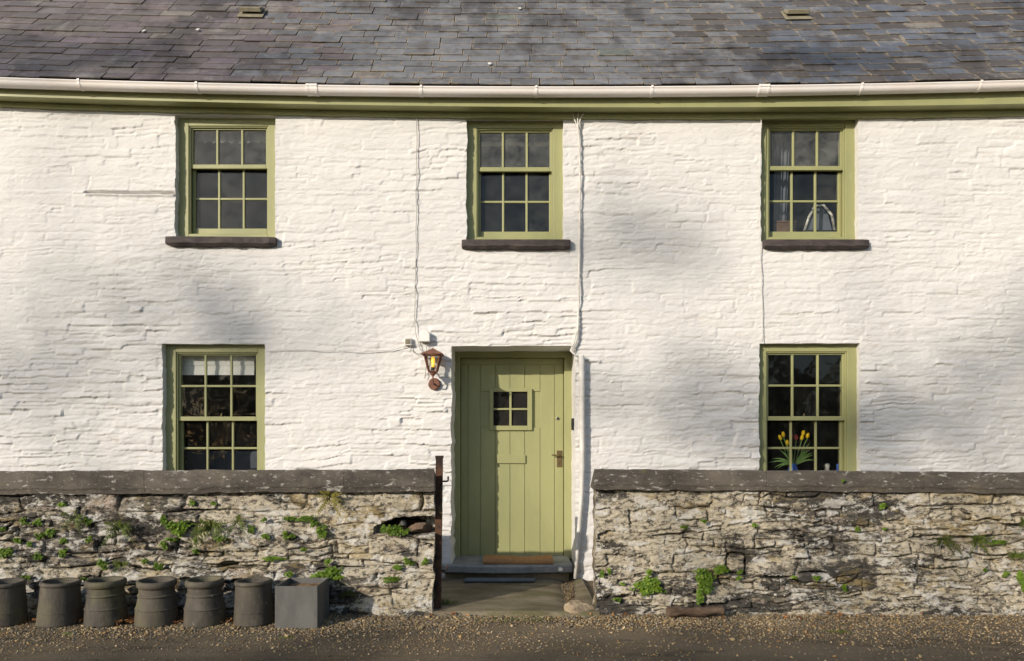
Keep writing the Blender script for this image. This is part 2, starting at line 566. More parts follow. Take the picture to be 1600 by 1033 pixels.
M = dict(
    white=m_whitewash(),
    green=m_green('sage_green_paint', (0.335, 0.335, 0.155), (0.292, 0.298, 0.140)),
    rubble=m_rubble(), coping=m_coping(), slate=m_slate(), ground=m_ground(), path=m_path(), pot=m_pot(), rust=m_rust(),
    glass_up=m_glass('dusty_window_glass', 0.14), glass=m_glass('window_glass', 0.012), glass_mid=m_glass('film_window_glass', 0.05),
    deck=simple('roof_underlay', (0.02, 0.018, 0.016), bump=0),
    dark=simple('painted_room_dark', (0.017, 0.013, 0.013), (0.012, 0.009, 0.009), 2, 0.9, bump=0),  # near-black: dimness of rooms and inner jambs put into the colour
    pvc=simple('white_gutter_plastic', (0.86, 0.82, 0.785), (0.83, 0.76, 0.70), 3, 0.38, 0.4, 0.05),
    cable=simple('white_cable_sheath', (0.70, 0.68, 0.63), (0.55, 0.53, 0.49), 8, 0.6, bump=0),
    greycable=simple('grey_cable_sheath', (0.36, 0.35, 0.33), (0.5, 0.48, 0.45), 8, 0.6, bump=0),
    sill=simple('dark_slate_sill', (0.050, 0.040, 0.040), (0.085, 0.068, 0.06), 14, 0.75, 0.3, 0.5, 0.006, 40, (0.4, 1, 1.4)),
    slab=simple('blue_slate_slab', (0.30, 0.30, 0.285), (0.19, 0.20, 0.205), 5, 0.7, 0.35, 0.4, 0.005, 30),
    bluesl=simple('blue_slate', (0.10, 0.125, 0.155), (0.07, 0.085, 0.105), 8, 0.6, 0.4, 0.4, 0.004, 40),
    coir=simple('coir_matting', (0.50, 0.28, 0.13), (0.38, 0.20, 0.09), 60, 0.95, 0.1, 1.0, 0.012, 160),
    lead=simple('grey_fibre_planter', (0.095, 0.094, 0.088), (0.135, 0.133, 0.122), 7, 0.6, 0.35, 0.4, 0.004, 30, (1, 1, 0.4)),
    soil=simple('dry_soil', (0.20, 0.12, 0.06), (0.36, 0.26, 0.16), 30, 0.95, 0.1, 1.0, 0.02, 60),
    copper=simple('brown_rusted_copper', (0.22, 0.085, 0.045), (0.115, 0.05, 0.032), 40, 0.55, 0.5, 0.3, 0.003, 90),
    brass=simple('aged_brass', (0.24, 0.17, 0.075), (0.14, 0.10, 0.055), 40, 0.45, 0.5, 0.2, metal=0.7),
    steel=simple('grey_steel', (0.22, 0.22, 0.22), None, 1, 0.35, 0.5, 0, metal=0.8),
    blackmetal=simple('black_plastic', (0.02, 0.02, 0.02), None, 1, 0.5, bump=0),
    vent=simple('grey_stone_vent', (0.26, 0.235, 0.165), (0.20, 0.18, 0.13), 12, 0.8, 0.2, 0.3),
    rock=simple('pale_boulder_stone', (0.42, 0.335, 0.225), (0.27, 0.21, 0.14), 10, 0.9, 0.2, 0.9, 0.02, 25),
    brownrock=simple('brown_stone', (0.085, 0.055, 0.038), (0.175, 0.125, 0.085), 9, 0.9, 0.2, 0.9, 0.02, 25, (0.5, 1, 1.4)),
    hole_shade=simple('hole_shade_brown', (0.022, 0.015, 0.010), (0.04, 0.027, 0.018), 20, 0.95, 0.1, 1.0, 0.02, 40),  # near-black brown: shade of the wall hole put into the colour
    bark=simple('tree_bark', (0.09, 0.07, 0.05), (0.05, 0.04, 0.03), 8, 0.9, 0.1, 0.8, 0.03, 12, (1, 1, 0.3)),
    leaf=m_leaf('pennywort_leaf', (0.085, 0.16, 0.014), (0.16, 0.25, 0.02)),
    fern=m_leaf('fern_leaf', (0.06, 0.095, 0.012), (0.13, 0.16, 0.022)),
    fernyellow=m_leaf('yellow_fern_leaf', (0.17, 0.16, 0.02), (0.24, 0.20, 0.03)),
    moss=m_leaf('dark_moss', (0.05, 0.07, 0.012), (0.10, 0.10, 0.02), 60),
    grass=m_leaf('grass_blade', (0.07, 0.12, 0.015), (0.14, 0.17, 0.03)),
    woodleaf=m_leaf('woodland_leaf', (0.05, 0.075, 0.02), (0.09, 0.085, 0.03), 1.0),
    pebble=m_attr('gravel_pebble'), deadleaf=m_attr('dead_leaf', 0.8, 0.2),
    blind=simple('white_blind_cloth', (0.8, 0.78, 0.75), None, 1, 0.9, bump=0),
    net=simple('grey_net_cloth', (0.20, 0.20, 0.19), None, 1, 0.95, bump=0),
    yellow=simple('yellow_tulip_petal', (0.88, 0.62, 0.02), (0.85, 0.50, 0.015), 30, 0.5, bump=0),
    red=simple('red_tulip_petal', (0.38, 0.03, 0.03), None, 1, 0.5, bump=0),
    stem=simple('tulip_leaf', (0.13, 0.24, 0.06), (0.20, 0.32, 0.09), 20, 0.5, bump=0),
    china=simple('white_china', (0.65, 0.63, 0.58), (0.2, 0.19, 0.17), 25, 0.4, bump=0),
    blue=simple('blue_glaze', (0.05, 0.13, 0.5), None, 1, 0.35, bump=0),
    wood=simple('brown_wood', (0.14, 0.075, 0.04), (0.09, 0.05, 0.028), 9, 0.5, bump=0, stretch=(0.3, 1, 1)),
    cloth=simple('slate_grey_cloth', (0.12, 0.13, 0.16), (0.09, 0.10, 0.12), 5, 0.95, bump=0),
    bulb=m_emit('amber_filament', (1.0, 0.42, 0.03), 1.6),
    fil=m_emit('hot_filament', (1.0, 0.62, 0.1), 7.0),
)

# ------------------------------------------------------------------ the ground
g = MB()
g.add([(-300, -300, 0), (300, -300, 0), (300, 300, 0), (-300, 300, 0)], [(0, 1, 2, 3)])
g.build('lane', M['ground'], kind='structure')

# ------------------------------------------------------------------ rubble layout and relief
def rubble(x0, x1, z0, z1, hr, wr, psplit, seed):
    r = random.Random(seed)
    out = []
    z = z0
    while z < z1:
        h = r.uniform(*hr)
        x = x0 - r.uniform(0, wr[1])
        while x < x1:
            w = r.uniform(*wr) * (0.7 + h / hr[1] * 0.5)
            if r.random() < psplit and h > hr[0] * 1.25:
                t = r.uniform(0.35, 0.65)
                for a, b in ((z, z + h * t), (z + h * t, z + h)):
                    c = x
                    while c < x + w - 1e-6:
                        ww = min(r.uniform(wr[0] * 0.7, wr[1] * 0.8), x + w - c)
                        if x + w - c - ww < wr[0] * 0.4:
                            ww = x + w - c
                        out.append((c, c + ww, a, b))
                        c += ww
            else:
                out.append((x, x + w, z, z + h))
            x += w
        z += h
    return np.array(out)


def label_raster(rects, x0, x1, z0, z1, st):
    nx = int((x1 - x0) / st) + 1
    nz = int((z1 - z0) / st) + 1
    L = np.zeros((nz, nx), np.int32)
    for i, (a, b, c, d) in enumerate(rects):
        ia, ib = max(0, int(round((a - x0) / st))), max(0, int(round((b - x0) / st)))
        ic, id_ = max(0, int(round((c - z0) / st))), max(0, int(round((d - z0) / st)))
        L[ic:id_, ia:ib] = i
    return L


def relief(X, Z, rects, seed, p):
    """stone id and height (towards the street) for every grid vertex"""
    st = 0.004
    x0, x1, z0, z1 = X.min() - 0.3, X.max() + 0.3, Z.min() - 0.3, Z.max() + 0.3
    L = label_raster(rects, x0, x1, z0, z1, st)
    wx = X + p['warp'] * fbm(X * 2.3, Z * 4, seed, 4) + 0.012 * fbm(X * 14, Z * 14, seed + 5, 3)
    wz = Z + p['warp'] * 0.9 * fbm(X * 1.1, Z * 2.5, seed + 2, 3) + p['warpf'] * fbm(X * 7, Z * 12, seed + 4, 3)
    ix = np.clip(((wx - x0) / st).astype(int), 0, L.shape[1] - 1)
    iz = np.clip(((wz - z0) / st).astype(int), 0, L.shape[0] - 1)
    lab = L[iz, ix]
    n = len(rects)
    rr = np.random.RandomState(seed)
    a, b, c, d = rects[lab].T if lab.ndim == 1 else np.moveaxis(rects[lab], -1, 0)
    dl, dr, db, dt = wx - a, b - wx, wz - c, d - wz
    base = rr.randn(n) * p['base']
    tz = rr.randn(n) * p['tilt'] + p['tiltb']
    tx = rr.randn(n) * p['tilt']
    gr = np.clip(rr.rand(n) ** p['gpow'], 0, 1)
    u = np.clip((dl - dr) / (b - a + 1e-6), -1, 1)
    v = np.clip((db - dt) / (d - c + 1e-6), -1, 1)
    e = np.minimum(np.minimum(dl, dr) * 0.8, np.minimum(db, dt))
    e = np.maximum(e, 0)
    var = 0.5 + 0.9 * fbm(X * 3.1, Z * 3.1, seed + 21, 3)
    h = base[lab] - tz[lab] * v + tx[lab] * u
    h = h * np.clip(0.75 + 0.9 * fbm(X * 0.9, Z * 1.1, seed + 31, 2), 0.25, 1.5)
    h += p['bulge'] * (1 - np.exp(-e / p['round']))
    h -= p['groove'] * gr[lab] * np.clip(var, 0, 1.3) * np.exp(-(e / p['gw']) ** 2)
    h += p['rough'] * fbm(X * 9, Z * 26, seed + 8, 5, 0.6) + p['rough'] * 0.6 * fbm(X * 30, Z * 42, seed + 9, 4, 0.6)
    h += p['wave'] * fbm(X * 0.8, Z * 0.9, seed + 10, 3)
    return lab, h


def patches(xs, zs, X, Z, Y, lab, keep, yback, parent, mat, maxn, score, stuff, stone='stone', colf=None):
    """cut one continuous relief into stones, each stone an object; open borders are carried back to yback"""
    nz, nx = X.shape
    gy, gx = np.gradient(Y)
    dx = np.gradient(X, axis=1)
    dz = np.gradient(Z, axis=0)
    N = np.stack([gx / dx, -np.ones_like(Y), gy / dz], -1)
    N /= np.linalg.norm(N, axis=-1, keepdims=True)
    nv = nx * nz
    front = np.stack([X, Y, Z], -1).reshape(-1, 3)
    back = front.copy()
    back[:, 1] = yback
    V = np.concatenate([front, front, back])
    NN = np.concatenate([N.reshape(-1, 3), np.zeros((2 * nv, 3))])
    idx = np.arange(nv).reshape(nz, nx)
    cl = lab[:-1, :-1]
    I = np.argwhere(keep)
    i, j = I[:, 0], I[:, 1]
    a, b, c, d = idx[i, j], idx[i, j + 1], idx[i + 1, j + 1], idx[i + 1, j]
    quads = [np.stack([a, b, c, d], 1)]
    labs = [cl[i, j]]
    flat = [np.zeros(len(a), bool)]
    K = np.pad(keep, 1)
    for di, dj, p, q in ((0, -1, d, a), (0, 1, b, c), (-1, 0, a, b), (1, 0, c, d)):
        m = ~K[i + 1 + di, j + 1 + dj]
        pp, qq = p[m], q[m]
        quads.append(np.stack([qq + nv, pp + nv, pp + 2 * nv, qq + 2 * nv], 1))
        labs.append(cl[i[m], j[m]])
        flat.append(np.ones(m.sum(), bool))
    Q = np.concatenate(quads)
    Lb = np.concatenate(labs)
    FM = np.concatenate(flat)
    area = score(Lb[:len(a)], front[a])
    order = np.argsort(-area)
    top = [k for k in order[:maxn] if area[k] > 0]
    o_ = np.argsort(Lb, kind='stable')
    Q, Lb, FM = Q[o_], Lb[o_], FM[o_]
    s = np.searchsorted(Lb, np.arange(len(area) + 1))
    rest = np.ones(len(Q), bool)

    def emit(q, fm, name, kind=None, labs_=None):
        u, inv = np.unique(q, return_inverse=True)
        col = None
        if colf is not None:
            vl = np.zeros(len(u), int)
            vl[inv.reshape(-1)] = np.repeat(labs_, 4)
            col = colf[vl]
        me = fastmesh(name, V[u], inv.reshape(q.shape), mat, True, NN[u], col, fm)
        return link(name, me, parent, kind)
    for k in top:
        sl = slice(s[k], s[k + 1])
        rest[sl] = False
        emit(Q[sl], FM[sl], stone, None, Lb[sl])
    if rest.any():
        emit(Q[rest], FM[rest], stuff, 'stuff', Lb[rest])


def falloff(t):
    return np.clip(1 - np.abs(t), 0, 1) ** 2 * (3 - 2 * np.clip(1 - np.abs(t), 0, 1))


# ------------------------------------------------------------------ the cottage
cottage = thing('cottage', 'whitewashed two-storey stone cottage with sage green windows, door and slate roof', 'house')

WIN = [  # photo column left/right, row of head, row of sill top, rows in upper sash / lower sash, has dark sill in view
    (274, 430, 180, 372, 1, 2, 'up'),
    (729, 880, 184, 377, 1, 2, 'up'),
    (1189.5, 1341, 181, 377, 1, 2, 'up'),
    (254, 414, 537.5, 768, 2, 2, 'low'),
    (1186, 1344, 536.5, 768, 2, 2, 'low'),
]
OPEN = []
for (a, b, t, s_, *_r) in WIN:
    x0, z1 = W(a, t, 0)
    x1, z0 = W(b, s_, 0)
    OPEN.append((x0, x1, z0, z1))
dx0, dz1 = W(705, 540.5, 0)
dx1, _ = W(899, 540.5, 0)
OPEN.append((dx0, dx1, -0.02, dz1))

WALL_TOP = 4.80
xs = np.arange(-8.2, 8.2001, 0.0125)
zs = np.arange(0.0, WALL_TOP + 0.001, 0.0096)
X, Z = np.meshgrid(xs, zs)
keep = np.ones((len(zs) - 1, len(xs) - 1), bool)
xc = (xs[:-1] + xs[1:]) / 2
zc = (zs[:-1] + zs[1:]) / 2
keep[np.ix_(zc < 0.9, np.abs(xc) > 1.7)] = False
keep[:, np.abs(xc) > 8.15] = False
Xd, Zd = X.copy(), Z.copy()
for k, (x0, x1, z0, z1) in enumerate(OPEN):
    i0, i1 = np.argmin(abs(xs - x0)), np.argmin(abs(xs - x1))
    j0, j1 = np.argmin(abs(zs - z0)), np.argmin(abs(zs - z1))
    keep[max(j0, 0):j1, i0:i1] = False
    rowmask = np.clip(1 - np.maximum(np.maximum(z0 - zs, zs - z1), 0) / 0.06, 0, 1)
    for xe, ii, sg in ((x0, i0, -1), (x1, i1, 1)):
        amp = 0.016 if (sg < 0) else 0.006
        sh = xe - xs[ii] + amp * fbm(zs * 11, zs * 0 + k + sg, 40, 3, 0.6)
        Xd += (sh * rowmask)[:, None] * falloff((xs - xs[ii]) / 0.09)[None, :]
    colmask = np.clip(1 - np.maximum(np.maximum(x0 - xs, xs - x1), 0) / 0.06, 0, 1)
    for ze, jj in ((z0, j0), (z1, j1)):
        if jj == 0:
            continue
        sh = ze - zs[jj] + 0.004 * fbm(xs * 6, xs * 0 + k, 44, 2)
        Zd += falloff((zs - zs[jj]) / 0.07)[:, None] * (sh * colmask)[None, :]
hw_rects = rubble(-8.6, 8.6, -0.2, 5.2, (0.045, 0.125), (0.16, 0.70), 0.5, 5)
lab, h = relief(X, Z, hw_rects, 3, dict(warp=0.05, warpf=0.014, base=0.0032, tilt=0.0032, tiltb=0.0028, gpow=2.6,
                                        bulge=0.0022, round=0.010, groove=0.013, gw=0.0058, rough=0.0048, wave=0.010))
h = h + 0.0024 * fbm(X * 17, Z * 48, 71, 3, 0.65) 
_t = fbm(X * 2.6, Z * 13, 75, 4, 0.55) * 5
h = h + 0.0030 * (np.floor(_t) + np.clip((_t - np.floor(_t)) * 5, 0, 1)) * np.clip(0.5 + 1.2 * fbm(X * 0.7, Z * 0.8, 79, 2), 0.1, 1)
# smoother, thicker coats of paint upstairs
h = h * np.clip(1.08 - 0.12 * (Z - 1.5), 0.6, 1.1)
# the long ledge left of the first window
lx0, lz = W(133, 302, 0)
lx1, _ = W(272, 305, 0)
line = lz - 0.012 * (X - lx0) / (lx1 - lx0) + 0.007 * fbm(X * 7, X * 0, 81, 3)
ledge = (X > lx0) & (X < lx1)
h = h + np.where(ledge, -0.055 * np.exp(-((Z - line - 0.012) / 0.010) ** 2) + 0.022 * np.exp(-((Z - line + 0.012) / 0.012) ** 2), 0)
wallp = MB()
# core of the wall behind the painted face, built round the openings
vx = sorted(set([-8.2, 8.2] + [v for o in OPEN for v in (o[0] - 0.04, o[1] + 0.04)]))
for a, b in zip(vx[:-1], vx[1:]):
    mid = (a + b) / 2
    hol = sorted([(o[2] - 0.04, o[3] + 0.04) for o in OPEN if o[0] - 0.05 < mid < o[1] + 0.05])
    z = -0.05
    for c, d in hol:
        if c > z:
            wallp.box(a, b, 0.06, 0.58, z, c)
        z = d
    wallp.box(a, b, 0.06, 0.58, z, WALL_TOP + 0.1)
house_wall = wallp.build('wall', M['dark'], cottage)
for a, b in ((-8.2, -1.68), (1.68, 8.2)):
    MB().box(a, b, 0.005, 0.058, -0.05, 0.93).build('plinth', M['white'], cottage)
# rooms: side walls, back wall, floors
rm = MB()
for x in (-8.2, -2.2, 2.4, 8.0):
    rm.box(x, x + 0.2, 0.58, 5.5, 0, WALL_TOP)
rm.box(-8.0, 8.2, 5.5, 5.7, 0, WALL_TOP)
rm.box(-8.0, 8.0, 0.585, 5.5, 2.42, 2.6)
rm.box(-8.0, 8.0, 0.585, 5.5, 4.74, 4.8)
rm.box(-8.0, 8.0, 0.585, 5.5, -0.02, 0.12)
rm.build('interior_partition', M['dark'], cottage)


def hscore(lb, pos):
    pxx = 800 + F * pos[:, 0] / D
    vis = (np.abs(pxx - 800) < 800) & ((pos[:, 2] > 1.13) | ((pos[:, 0] > -0.7) & (pos[:, 0] < 0.9)))
    return np.bincount(lb, weights=vis.astype(float), minlength=len(hw_rects))


ybk = np.where((np.abs(Xd) < 0.9) & (Zd < 2.7), 0.62, 0.225).ravel()
patches(xs, zs, Xd, Zd, -h, lab, keep, ybk, house_wall, M['white'], 300, hscore, 'small_stone_facing')

# ------------------------------------------------------------------ windows
def rect_frame(mb, x0, x1, z0, z1, l, r, t, b, y0, y1):
    mb.box(x0, x0 + l, y0, y1, z0, z1)
    mb.box(x1 - r, x1, y0, y1, z0, z1)
    mb.box(x0 + l, x1 - r, y0, y1, z1 - t, z1)
    mb.box(x0 + l, x1 - r, y0, y1, z0, z0 + b)


def sash(win, name, x0, x1, z0, z1, y, stile, top, bot, rows, gmat, bar=0.022):
    mb = MB()
    th = 0.034
    rect_frame(mb, x0, x1, z0, z1, stile, stile, top, bot, y, y + th)
    gx0, gx1, gz0, gz1 = x0 + stile, x1 - stile, z0 + bot, z1 - top
    pw = (gx1 - gx0 - 2 * bar) / 3
    ph = (gz1 - gz0 - (rows - 1) * bar) / rows
    for k in (1, 2):
        xb = gx0 + k * pw + (k - 1) * bar
        mb.box(xb, xb + bar, y + 0.004, y + th - 0.004, gz0 - 0.002, gz1 + 0.002)
    for k in range(1, rows):
        zb = gz0 + k * ph + (k - 1) * bar
        mb.box(gx0 - 0.002, gx1 + 0.002, y + 0.0065, y + th - 0.0065, zb, zb + bar)
    mb.build(name, M['green'], win, bevel=0.004, seg=2)
    for i in range(3):
        for j in range(rows):
            px = gx0 + i * (pw + bar)
            pz = gz0 + j * (ph + bar)
            pm = MB()
            t1, t2 = R.uniform(-.003, .003), R.uniform(-.003, .003)
            yy = y + 0.017
            pm.add([(px - .003, yy + t1, pz - .003), (px + pw + .003, yy - t1, pz - .003),
                    (px + pw + .003, yy + t2, pz + ph + .003), (px - .003, yy - t2, pz + ph + .003)], [(0, 1, 2, 3)])
            pm.build('pane', gmat, win)


windows = []
for k, ((a, b, t, s_, ru, rl, where), (x0, x1, z0, z1)) in enumerate(zip(WIN, OPEN)):
    fm = MB()
    Y0 = 0.072
    fl, frr, ft, fb = 0.10, 0.098, 0.105, 0.072
    # frame outer edge reaches behind the masonry
    fx0, fx1, fz0, fz1 = x0 - 0.015, x1 + 0.02, z0 - 0.01, z1 + 0.03
    rect_frame(fm, fx0, fx1, fz0, fz1, fl + 0.015, frr + 0.02, ft, fb, Y0, Y0 + 0.16)
    w = fm.build('window', M['green'], cottage, bevel=0.004)
    windows.append(w)
    # staff bead round the sashes
    sx0, sx1, sz0, sz1 = fx0 + fl + 0.015, fx1 - frr - 0.02, fz0 + fb, fz1 - ft
    H = sz1 - sz0
    bd = MB()
    rect_frame(bd, sx0 + .0005, sx1 - .0005, sz0 + .0005, sz1 - .0005, 0.012, 0.012, 0.012, 0.006, Y0 + 0.012, Y0 + 0.03)
    bd.build('staff_bead', M['green'], w, bevel=0.003)
    if where == 'up':
        mid = sz1 - H * 0.365
        gm = M['glass_up']
        gm2 = M['glass_mid']
    else:
        mid = sz1 - H * 0.50
        gm = gm2 = M['glass']
    sash(w, 'upper_sash', sx0 + 0.006, sx1 - 0.006, mid - 0.022, sz1 - 0.006, Y0 + 0.032, 0.026, 0.022, 0.044, ru, gm)
    sash(w, 'lower_sash', sx0 + 0.006, sx1 - 0.006, sz0 + 0.004, mid + 0.022, Y0 + 0.075, 0.030, 0.030, 0.075, rl, gm2)
    ct = MB()
    ct.lathe([(0.0, 0.0), (0.014, 0.0), (0.012, 0.012), (0.006, 0.016), (0.011, 0.026), (0.0, 0.034)], 10,
             ((sx0 + sx1) / 2 + 0.01, Y0 + 0.09, mid + 0.022))
    ct.build('sash_catch', M['brass'], w, smooth=True)
    # rough slate sill
    sl = MB()
    n = 18
    ex0, ex1 = x0 - 0.075, x1 + 0.06 if k != 0 else x1 + 0.02
    if k == 1:
        ex0, ex1 = x0 - 0.045, x1 + 0.07
    if k == 2:
        ex0, ex1 = x0 + 0.015, x1 + 0.085
    vs, fs = [], []
    for i in range(n + 1):
        xx = ex0 + (ex1 - ex0) * i / n
        j1, j2, j3 = (R.uniform(-.005, .005) for _ in range(3))
        zt = z0 + 0.004 - 0.008 * (i / n if k == 0 else 0)
        en = 0.012 if i in (0, n) else 0
        vs += [(xx, -0.066 + en + j1, zt - 0.006), (xx, -0.070 + en + j2, zt - 0.068 + j3), (xx, -0.045 + j1, zt - 0.092 + j3 + en),
               (xx, 0.2, zt - 0.09), (xx, 0.2, zt), (xx, -0.052 + en, zt)]
    for i in range(n):
        for q in range(6):
            fs.append((i * 6 + q, (i + 1) * 6 + q, (i + 1) * 6 + (q + 1) % 6, i * 6 + (q + 1) % 6))
    fs += [tuple(range(6))[::-1], tuple(n * 6 + q for q in range(6))]
    sl.add(vs, fs).build('sill', M['sill'], w)

# ------------------------------------------------------------------ door
DY = 0.50
ax0, az1 = W(706, 548, DY - 0.05)
ax1, _ = W(893.5, 548, DY - 0.05)
lx0, lz1 = W(720, 560, DY)
lx1, lz0 = W(880.5, 869, DY)
df = MB()
rect_frame(df, ax0 - 0.02, ax1 + 0.02, lz0 - 0.02, az1 + 0.04, lx0 - ax0 + 0.02 - 0.004, ax1 - lx1 + 0.02 - 0.004, az1 + 0.04 - lz1 - 0.004, 0.015, DY - 0.06, DY + 0.08)
df.build('door_frame', M['green'], cottage, bevel=0.005)
lf = MB()
lf.box(lx0, lx1, DY + 0.012, DY + 0.045, lz0, lz1)
door = lf.build('door', M['green'], cottage)
bounds = [720, 731.2, 750.5, 773.7, 797, 820, 844, 866.4, 880.5]
_, ztop = W(0, 570, DY)
vx0, vz1 = W(765, 607, DY - 0.02)
vx1, vz0 = W(831.5, 672.5, DY - 0.02)
for a, b in zip(bounds[:-1], bounds[1:]):
    xa, xb = W(a, 0, DY)[0], W(b, 0, DY)[0]
    segs = [(lz0, ztop)]
    if xb > vx0 + 0.03 and xa < vx1 - 0.03:
        segs = [(lz0, vz0 + 0.03), (vz1 - 0.03, ztop)]
    for c, d in segs:
        p = MB()
        p.box(xa + 0.0022, xb - 0.0022, DY, DY + 0.011, c, d)
        p.build('plank', M['green'], door, bevel=0.003)
p = MB()
p.box(lx0, lx1, DY - 0.0015, DY + 0.011, ztop + 0.0015, lz1)
p.build('top_rail', M['green'], door, bevel=0.003)
cs = MB()
rect_frame(cs, vx0, vx1, vz0, vz1, 0.04, 0.05, 0.036, 0.05, DY - 0.026, DY + 0.0115)
cs.box((vx0 + vx1) / 2 - 0.016, (vx0 + vx1) / 2 + 0.008, DY - 0.014, DY + 0.0105, vz0 + 0.05, vz1 - 0.036)
zm = (vz0 + vz1) / 2 + 0.004
cs.box(vx0 + 0.04, vx1 - 0.05, DY - 0.012, DY + 0.0105, zm - 0.011, zm + 0.011)
cs.build('window_casing', M['green'], door, bevel=0.004)
gx = [vx0 + 0.04, (vx0 + vx1) / 2 - 0.016, (vx0 + vx1) / 2 + 0.008, vx1 - 0.05]
for xa, xb in ((gx[0], gx[1]), (gx[2], gx[3])):
    for za, zb in ((vz0 + 0.05, zm - 0.011), (zm + 0.011, vz1 - 0.036)):
        p = MB()
        p.add([(xa - .003, DY + .004, za - .003), (xb + .003, DY + .004, za - .003), (xb + .003, DY + .004, zb + .003), (xa - .003, DY + .004, zb + .003)], [(0, 1, 2, 3)])
        p.build('pane', M['glass'], door)
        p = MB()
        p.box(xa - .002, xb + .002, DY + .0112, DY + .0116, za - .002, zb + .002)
        p.build('dark_backing', M['dark'], door)  # near-black sheet added in place of the dim inside behind the glass
a0, b1 = W(777, 711, DY)
a1, b0 = W(821, 724, DY)
p = MB()
p.box(a0, a1, DY - 0.019, DY + 0.002, b0, b1)
p.build('letter_plate', M['green'], door, bevel=0.003)
# handle plate, lever, keyhole, cylinder lock
hx0, hz1 = W(870, 704, DY)
hx1, hz0 = W(878.5, 730, DY)
p = MB()
p.box(hx0, hx1, DY - 0.006, DY + 0.002, hz0, hz1)
plate = p.build('handle_plate', M['brass'], door, bevel=0.002)
hx, hz = W(873.5, 711.5, DY)
p = MB()
p.tube([(hx, DY - 0.004, hz), (hx, DY - 0.05, hz)], 0.008, 8)
p.tube([(hx + 0.01, DY - 0.05, hz - 0.001), (hx - 0.03, DY - 0.052, hz + 0.001), (hx - 0.065, DY - 0.05, hz + 0.003), (hx - 0.08, DY - 0.047, hz + 0.006)], [0.010, 0.008, 0.007, 0.008], 8)
p.build('lever_handle', M['brass'], door, smooth=True)
kx, kz = W(874.5, 723, DY)
p = MB()
p.box(kx - 0.0035, kx + 0.0035, DY - 0.0075, DY - 0.005, kz - 0.012, kz + 0.008)
p.build('keyhole', M['blackmetal'], door)
kx, kz = W(871.5, 654, DY)
p = MB()
ring = [(0.016 * math.cos(t * math.pi / 8), 0.016 * math.sin(t * math.pi / 8)) for t in range(16)]
p.tube([(kx, DY + 0.003, kz), (kx, DY - 0.009, kz)], 0.017, 16)
lk = p.build('cylinder_lock', M['steel'], door, bevel=0.002)
p = MB()
p.tube([(kx, DY - 0.0088, kz), (kx, DY - 0.0115, kz)], 0.0085, 12)
p.build('lock_barrel', M['blackmetal'], door)
# threshold slab
sb = MB()
sx0, _ = W(690, 880, -0.08)
sx1, _ = W(894, 880, -0.08)
n = 20
vs, fs = [], []
for i in range(n + 1):
    t = i / n
    xx = sx0 + (sx1 - sx0) * t
    sag = -0.010 * math.sin(math.pi * t) + R.uniform(-.0015, .0015)
    yf = -0.10 + 0.02 * abs(t - 0.45) + R.uniform(-.004, .004)
    zt = 0.172 + sag
    vs += [(xx, yf + 0.012, zt), (xx, yf, zt - 0.012), (xx, yf + 0.003, zt - 0.07), (xx, yf + 0.02, zt - 0.08), (xx, 0.6, zt - 0.08), (xx, 0.6, 0.172 + sag * 0.2)]
for i in range(n):
    for q in range(6):
        fs.append((i * 6 + q, i * 6 + (q + 1) % 6, (i + 1) * 6 + (q + 1) % 6, (i + 1) * 6 + q))
fs += [tuple(range(6)), tuple(n * 6 + q for q in range(6))[::-1]]
sb.add(vs, fs).build('threshold_slab', M['slab'], cottage)
rs = MB()
rs.box(sx0 + 0.03, sx1 - 0.03, -0.035, 0.5, 0.0, 0.091)
rs.build('step_riser', M['path'], cottage)

# ------------------------------------------------------------------ eaves
PX = np.array([0, 400, 800, 1200, 1600.])


def curve(rows, y):
    """quadratic eaves line through photo rows, as z(x) at depth y"""
    c = np.polyfit(PX, rows, 2)
    return lambda x: EZ + (HY - np.polyval(c, 800 + F * x / (D + y))) * (D + y) / F


fas_y, gut_y = -0.165, -0.225
zg_top = curve([122, 130, 136.5, 134.5, 125], gut_y - 0.05)
zf_bot = curve([150, 161, 167, 167, 162], fas_y)
zfr_bot = curve([166, 176.5, 185, 184, 180], -0.04)
XS = np.linspace(-6.3, 6.3, 85)


def strip(name, prof, mat, parent, smooth=False, n=85, x0=-8.3, x1=8.3):
    """sweep a (y, z) profile along the eaves; prof(x) -> list of (y, z), closed loop"""
    mb = MB()
    vs, fs = [], []
    xx = np.linspace(x0, x1, n)
    for x in xx:
        pr = prof(float(x))
        vs += [(float(x), y, z) for y, z in pr]
    m = len(pr)
    for i in range(n - 1):
        for q in range(m):
            fs.append((i * m + q, i * m + (q + 1) % m, (i + 1) * m + (q + 1) % m, (i + 1) * m + q))
    fs += [tuple(range(m))[::-1], tuple((n - 1) * m + q for q in range(m))]
    mb.add(vs, fs)
    return mb.build(name, mat, parent, smooth=smooth)


strip('fascia', lambda x: [(fas_y, zf_bot(x)), (fas_y, zg_top(x) + 0.0), (fas_y + 0.025, zg_top(x)), (fas_y + 0.025, zf_bot(x))], M['green'], cottage)
strip('soffit', lambda x: [(fas_y + 0.025, zf_bot(x) + 0.004), (fas_y + 0.025, zf_bot(x) + 0.02), (0.1, zf_bot(x) + 0.02), (0.1, zf_bot(x) + 0.004)], M['green'], cottage)
strip('frieze_board', lambda x: [(-0.036 + 0.003 * float(vnoise(x * 2, 1.0)), zfr_bot(x) + 0.006 * float(vnoise(x * 5, 7.0))), (-0.036, zf_bot(x) + 0.003), (0.02, zf_bot(x) + 0.003), (0.02, zfr_bot(x) + 0.004)], M['green'], cottage, n=220)


